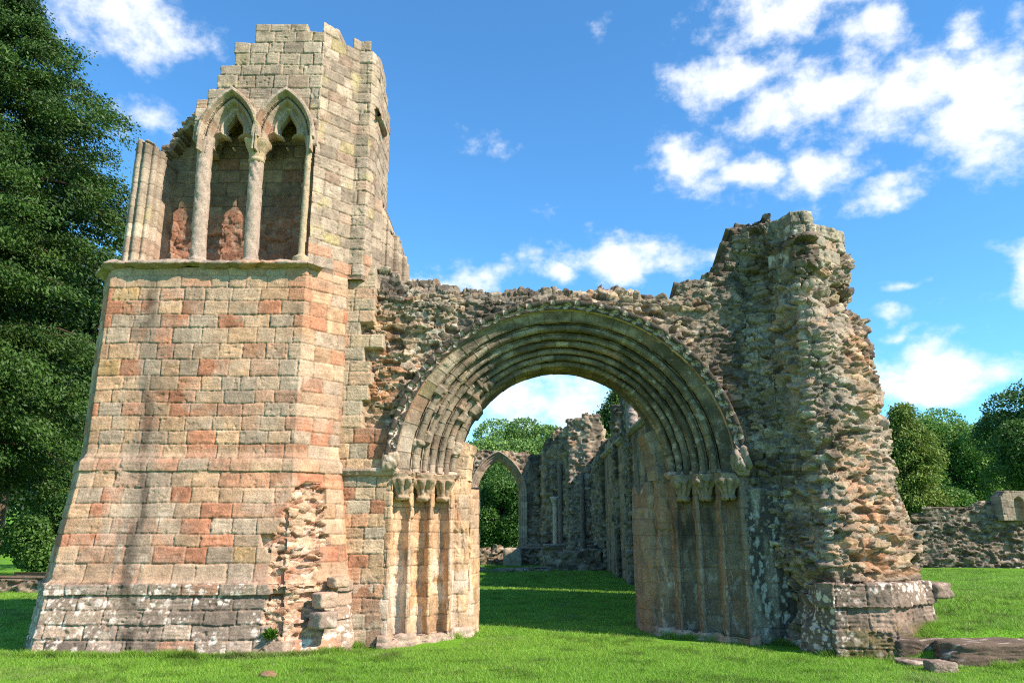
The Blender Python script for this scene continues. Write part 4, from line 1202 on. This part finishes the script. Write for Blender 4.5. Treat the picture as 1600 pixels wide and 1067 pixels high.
def broadleaf(name, label, x, y, H, rad, z0, seed, n=32000, leaf=.28, c0=(.035, .085, .016), c1=(.10, .17, .03), lobes=34, group=None, cat='tree', trunk=True, squash=1.0):
    r = np.random.default_rng(seed); zb = float(gz(x, y))
    t = empty(name, (x, y, zb)); tag(t, label, cat, group)
    cz = (z0 + H) / 2; hz = (H - z0) / 2
    # sub-crowns
    d = r.normal(size=(lobes, 3)); d /= np.linalg.norm(d, axis=1, keepdims=True)
    rr = r.uniform(.35, .80, lobes)[:, None]
    LC = d * rr * np.array([rad, rad * squash, hz]) + np.array([x, y, zb + cz])
    LR = r.uniform(.26, .44, lobes) * (rad + hz) / 2
    lc = r.uniform(0, 1, lobes)
    k = r.integers(0, lobes, n)
    q = r.normal(size=(n, 3)); q /= np.linalg.norm(q, axis=1, keepdims=True); q[:, 2] = np.where(r.random(n) < .35, np.abs(q[:, 2]), q[:, 2])
    bump = .80 + .35 * fbm(q[:, 0] * 2.5 + k * 3.7, q[:, 1] * 2.5 + q[:, 2] * 2.1, seed, 3)
    rad_f = r.uniform(.55, 1.05, n) ** .6 * bump
    C = LC[k] + q * (LR[k] * rad_f)[:, None] * np.array([1, 1, .85])
    D = r.normal(size=(n, 3)) + q * .5 + np.array([0, 0, -.35])
    col = np.array(c0) + (np.array(c1) - np.array(c0)) * (np.clip(.55 * lc[k] + .45 * r.random(n), 0, 1) ** 1.2)[:, None]
    col *= (.8 + .4 * r.random(n))[:, None]
    cards('crown', C, D, r.uniform(.6, 1.3, n) * leaf, col, LEAF, t, .62)
    if trunk:
        paths = [[(x, y, zb - .3, rad * .07 + .08), (x, y, zb + cz * .5, rad * .055 + .06), (x + .1, y, zb + cz, rad * .03 + .04), (x, y, zb + H * .85, .03)]]
        for q_ in range(7):
            L = LC[q_]; paths.append([(x, y, zb + cz * .45, rad * .035), ((x + L[0]) / 2, (y + L[1]) / 2, zb * .3 + L[2] * .7, rad * .02), tuple(L) + (.02,)])
        tube('trunk', paths, t, BARK, (.10, .085, .06))
    return t


def conifer(name, label, x, y, H, prof, seed, boughs=260, tuft=46, leaf=.26, c0=(.014, .038, .010), c1=(.055, .115, .022), group=None, zlow=1.5, spread=.30):
    r = np.random.default_rng(seed); zb = float(gz(x, y))
    t = empty(name, (x, y, zb)); tag(t, label, 'tree', group)
    pz, pr = np.array(prof).T
    Cs, Ds, Ks, Ss = [], [], [], []; limbs = [[(x, y, zb - .3, .55), (x + .1, y, zb + H * .4, .38), (x, y, zb + H * .75, .2), (x, y, zb + H * .97, .05)]]
    for b in range(boughs):
        z = zlow + (H - zlow) * (b + r.random()) / boughs; a = r.uniform(0, 2 * math.pi)
        bk = r.random(); L = np.interp(z, pz, pr) * r.uniform(.62, 1.06); ca, sa = math.cos(a), math.sin(a)
        rise = r.uniform(.0, .22) * L; drp = r.uniform(.25, .5) * L * .5
        s = np.linspace(0, 1, 9)
        path = np.stack([x + ca * L * s, y + sa * L * s, zb + z + rise * np.sin(s * 2.2) - drp * s ** 2.5], -1)
        if b % 2 == 0: limbs.append([tuple(path[i]) + (max(.012, .09 * (1 - i / 9)),) for i in range(0, 9, 2)])
        nt = int(4 + L * 2.6)
        for q in range(nt):
            s0 = .22 + .80 * (q + r.random()) / nt
            i = min(s0, 1) * 8; i0 = int(min(i, 7)); f = i - i0
            p = path[i0] * (1 - f) + path[i0 + 1] * f
            wd = (1.0 - .55 * s0) * L * .30 + .18
            lat = r.normal() * wd * .6
            p = p + np.array([-sa * lat, ca * lat, -abs(lat) * .35])
            m = tuft; cc = p + r.normal(size=(m, 3)) * np.array([spread, spread, spread * .6]) + np.array([0, 0, -.1])
            dd = np.array([ca, sa, 0]) * .9 + np.array([-sa, ca, 0]) * np.sign(lat) * .5 + np.array([0, 0, -.75]) + r.normal(size=(m, 3)) * .55
            Cs.append(cc); Ds.append(dd); Ks.append(np.full(m, (r.random() * .45 + .35 * s0 + .3 * bk))); Ss.append(r.uniform(.6, 1.3, m) * leaf)
    C = np.concatenate(Cs); D = np.concatenate(Ds); K = np.concatenate(Ks); S = np.concatenate(Ss)
    col = np.array(c0) + (np.array(c1) - np.array(c0)) * np.clip(K * .8 + .3 * r.random(len(K)) - .1, 0, 1)[:, None]
    cards('crown', C, D, S, col, NEEDLE, t, .42)
    tube('trunk', limbs, t, BARK, (.085, .06, .042))
    return t


conifer('conifer_tree', 'huge dark evergreen with drooping sprays filling the left edge beside the tower', -20.0, 13.5, 23.2,
        [(0, 4.2), (5, 5.8), (9, 6.0), (13, 6.0), (17.5, 5.6), (19, 4.3), (20.7, 2.6), (22.2, 1.1), (23.2, .2)], 401, 250, 115, .15, (.008, .022, .004), (.085, .155, .02), zlow=3.0, spread=.245)

# trees beyond
GT = 'trees of the wood beyond the ruins'
broadleaf('round_tree', 'round bright green tree rising above the wall with the pointed arch', .6, 60, 12.9, 5.6, .3, 411, 110000, .25, (.09, .19, .035), (.26, .39, .09), 60, GT)
broadleaf('round_tree', 'leafy tree filling the opening of the pointed arch', -1.0, 47, 7.2, 3.8, -1.6, 412, 70000, .18, (.04, .11, .018), (.13, .23, .04), 44, GT)
conifer('conifer_tree', 'dark conifer behind the jagged pier and the long nave wall', 8.9, 50, 13.2, [(0, 3.2), (6, 3.2), (9, 2.6), (11, 1.8), (13.2, .2)], 413, 150, 44, .26, (.03, .07, .014), (.11, .18, .03), group=GT)
conifer('yew_tree', 'upright olive green yew just right of the broken pier', 28.6, 42, 10.6, [(0, 2.3), (5, 2.5), (8, 2.0), (9.6, 1.2), (10.6, .2)], 414, 190, 44, .22, (.07, .115, .014), (.25, .31, .05), GT)
broadleaf('round_tree', 'tall mid green tree behind the ragged right-hand wall, left of the darkest one', 42, 60, 13.6, 5.2, .5, 415, 80000, .26, (.07, .17, .028), (.23, .37, .07), 50, GT)
broadleaf('dark_tree', 'dark spreading tree at the right edge above the ragged wall', 40.5, 44, 13.2, 4.9, 1.2, 416, 80000, .22, (.035, .09, .014), (.125, .21, .038), 46, GT)
broadleaf('bush', 'bright yellow green bush showing just above the ragged right-hand wall', at(1510, 790, 27)[0], 27.5, 3.5, 1.3, .3, 417, 16000, .13, (.13, .24, .025), (.28, .42, .06), 16, None, 'bush', False)
for q, (x, y, H, rd) in enumerate(((33, 68, 14, 5.5), (52, 66, 14, 6), (-9, 62, 11, 5), (16, 75, 11.5, 5), (24, 72, 12, 5), (60, 52, 14, 6))):
    lab = ['pale green tree deep in the wood between the yew and the mid green tree', 'farthest tree at the right edge, behind the dark spreading one', 'tree hidden behind the left jamb of the doorway', 'tree behind the arch crown and the long nave wall',
           'tree behind the broken pier', 'tree just past the right edge of the wood'][q]
    broadleaf('round_tree', lab, x, y, H, rd, .4, 420 + q, 40000, .30, (.07, .17, .03), (.23, .37, .07), 36, GT)
broadleaf('bush', 'dark rounded bush on the lawn between the evergreen and the tower foot', -16.6, 15.5, 3.6, 1.9, .0, 431, 42000, .12, (.05, .12, .018), (.15, .25, .045), 26, None, 'bush', False)
for q, (x, y, H, rd) in enumerate(((-22.5, 21, 19, 4.6), (-34, 44, 15, 6.5), (-44, 60, 15, 7))):
    lab = ['dark tree behind the huge evergreen, nearest the tower', 'large shadowed tree behind the huge evergreen at the left edge', 'distant tree beyond the meadow at far left'][q]
    broadleaf('round_tree', lab, x, y, H, rd, 1.0, 440 + q, 45000, .26, (.018, .05, .009), (.06, .115, .022), 34, GT)


def tuft(x, y, z, seed):
    r = np.random.default_rng(seed); n = 260
    D = r.normal(size=(n, 3)) * np.array([.6, .6, .3]) + np.array([0, -.3, .8])
    D /= np.linalg.norm(D, axis=1, keepdims=True); s = r.uniform(.05, .13, n)
    C = np.array([x, y, z]) + D * s[:, None] * .6 + r.normal(size=(n, 3)) * .025
    col = np.array((.10, .20, .02)) * r.uniform(.6, 1.3, n)[:, None]
    o = cards('weed_tuft', C, D, s, col, BLADE, None, .28)
    tag(o, 'small green weed growing from the plinth at the broken tower corner', 'weed')


pw = at(422, 996, -1.1); tuft(pw[0], -1.03, pw[2], 451)


# lawn blades (nobody could count them)
def lawn():
    V, C = [], []
    def patch(n, sx, sy, hmin, hmax, wd, cond=None):
        if cond:
            t = rng.random(n); x = cond[0] + (cond[2] - cond[0]) * t + rng.normal(size=n) * .05; y = cond[1] + (cond[3] - cond[1]) * t + rng.normal(size=n) * .05
        else: x, y = sx(n), sy(n)
        lim = (y - CAMY) * .74 + 1.2; ok = np.abs(x) < lim
        if not cond: ok &= ~((x > -7.3) & (x < -2.7) & (y > -.95)); ok &= ~((x > 3.9) & (x < 6.4) & (y > -.9) & (y < 1.6)); ok &= ~((x > -2.9) & (x < -.8) & (y > .0) & (y < 2)) & ~((x > 2.4) & (x < 4.6) & (y > .0) & (y < 2))
        x, y = x[ok], y[ok]; m = len(x)
        z = gz(x, y) - .008
        pt = .5 * fbm(x * 1.1, y * 1.1, 460, 3) + .5 * fbm(x * .35, y * .5, 462, 3); p2 = fbm(x * 5, y * 5, 461, 2)
        h = rng.uniform(hmin, hmax, m) * (.55 + .9 * p2)
        a = rng.uniform(0, 2 * math.pi, m); lx, ly = rng.normal(size=m) * h * .55, rng.normal(size=m) * h * .55
        b = np.stack([x, y, z], -1); s = np.stack([np.cos(a), np.sin(a), a * 0], -1) * wd
        tip = b + np.stack([lx, ly, h], -1)
        V.append(np.stack([b - s, b + s, tip], 1).reshape(-1, 3))
        k = np.clip(.65 * pt + .5 * rng.random(m) - .05, 0, 1)[:, None]
        c = np.array((.075, .20, .010)) * (1 - k) + np.array((.40, .58, .08)) * k
        worn = sst(.60, .74, fbm(x * .8, y * 1.2, 463, 4)); c = c * (1 - .55 * worn[:, None]) + np.array((.27, .27, .10)) * .55 * worn[:, None]; clov = sst(.58, .66, fbm(x * 2.3 + 9, y * 2.9, 464, 3))[:, None]; c = c * (1 - .45 * clov)
        dry = (rng.random(m) < .05)[:, None]; c = np.where(dry, np.array((.26, .24, .10)), c)
        C.append(np.repeat(c, 3, 0))
    u = lambda a, b: (lambda n: rng.uniform(a, b, n))
    patch(330000, u(-10.5, 10.5), u(-4.6, 1.0), .025, .06, .004)
    patch(150000, u(-15, 14), u(1.0, 9), .03, .07, .006)
    patch(120000, u(5.5, 22), u(-1, 24), .035, .08, .009)
    patch(120000, u(-5, 6), u(8, 28), .035, .08, .009)
    patch(60000, u(-20, -7), u(2, 16), .035, .08, .009)
    for (x0, y0), (x1, y1) in (((-7.1, -1.1), (-3.3, -1.1)), ((-3.3, -1.1), (-2.6, -.4)), ((-2.6, -.1), (-.9, 1.0)), ((2.6, .9), (4.4, -.1)), ((4.5, -1.0), (5.7, -1.15)), ((5.7, -1.15), (6.8, -.35)), ((6.4, -1.95), (8.6, -1.95))):
        L_ = math.hypot(x1 - x0, y1 - y0)
        patch(int(2600 * L_), lambda n: 0, lambda n: 0, .05, .12, .005, (x0, y0, x1, y1))
    V = np.concatenate(V); C = np.concatenate(C)
    o = raw_mesh('grass', V, np.arange(len(V)).reshape(-1, 3), C, BLADE, None, False)
    tag(o, 'short bright green grass covering the lawn', 'grass', kind='stuff')


lawn()
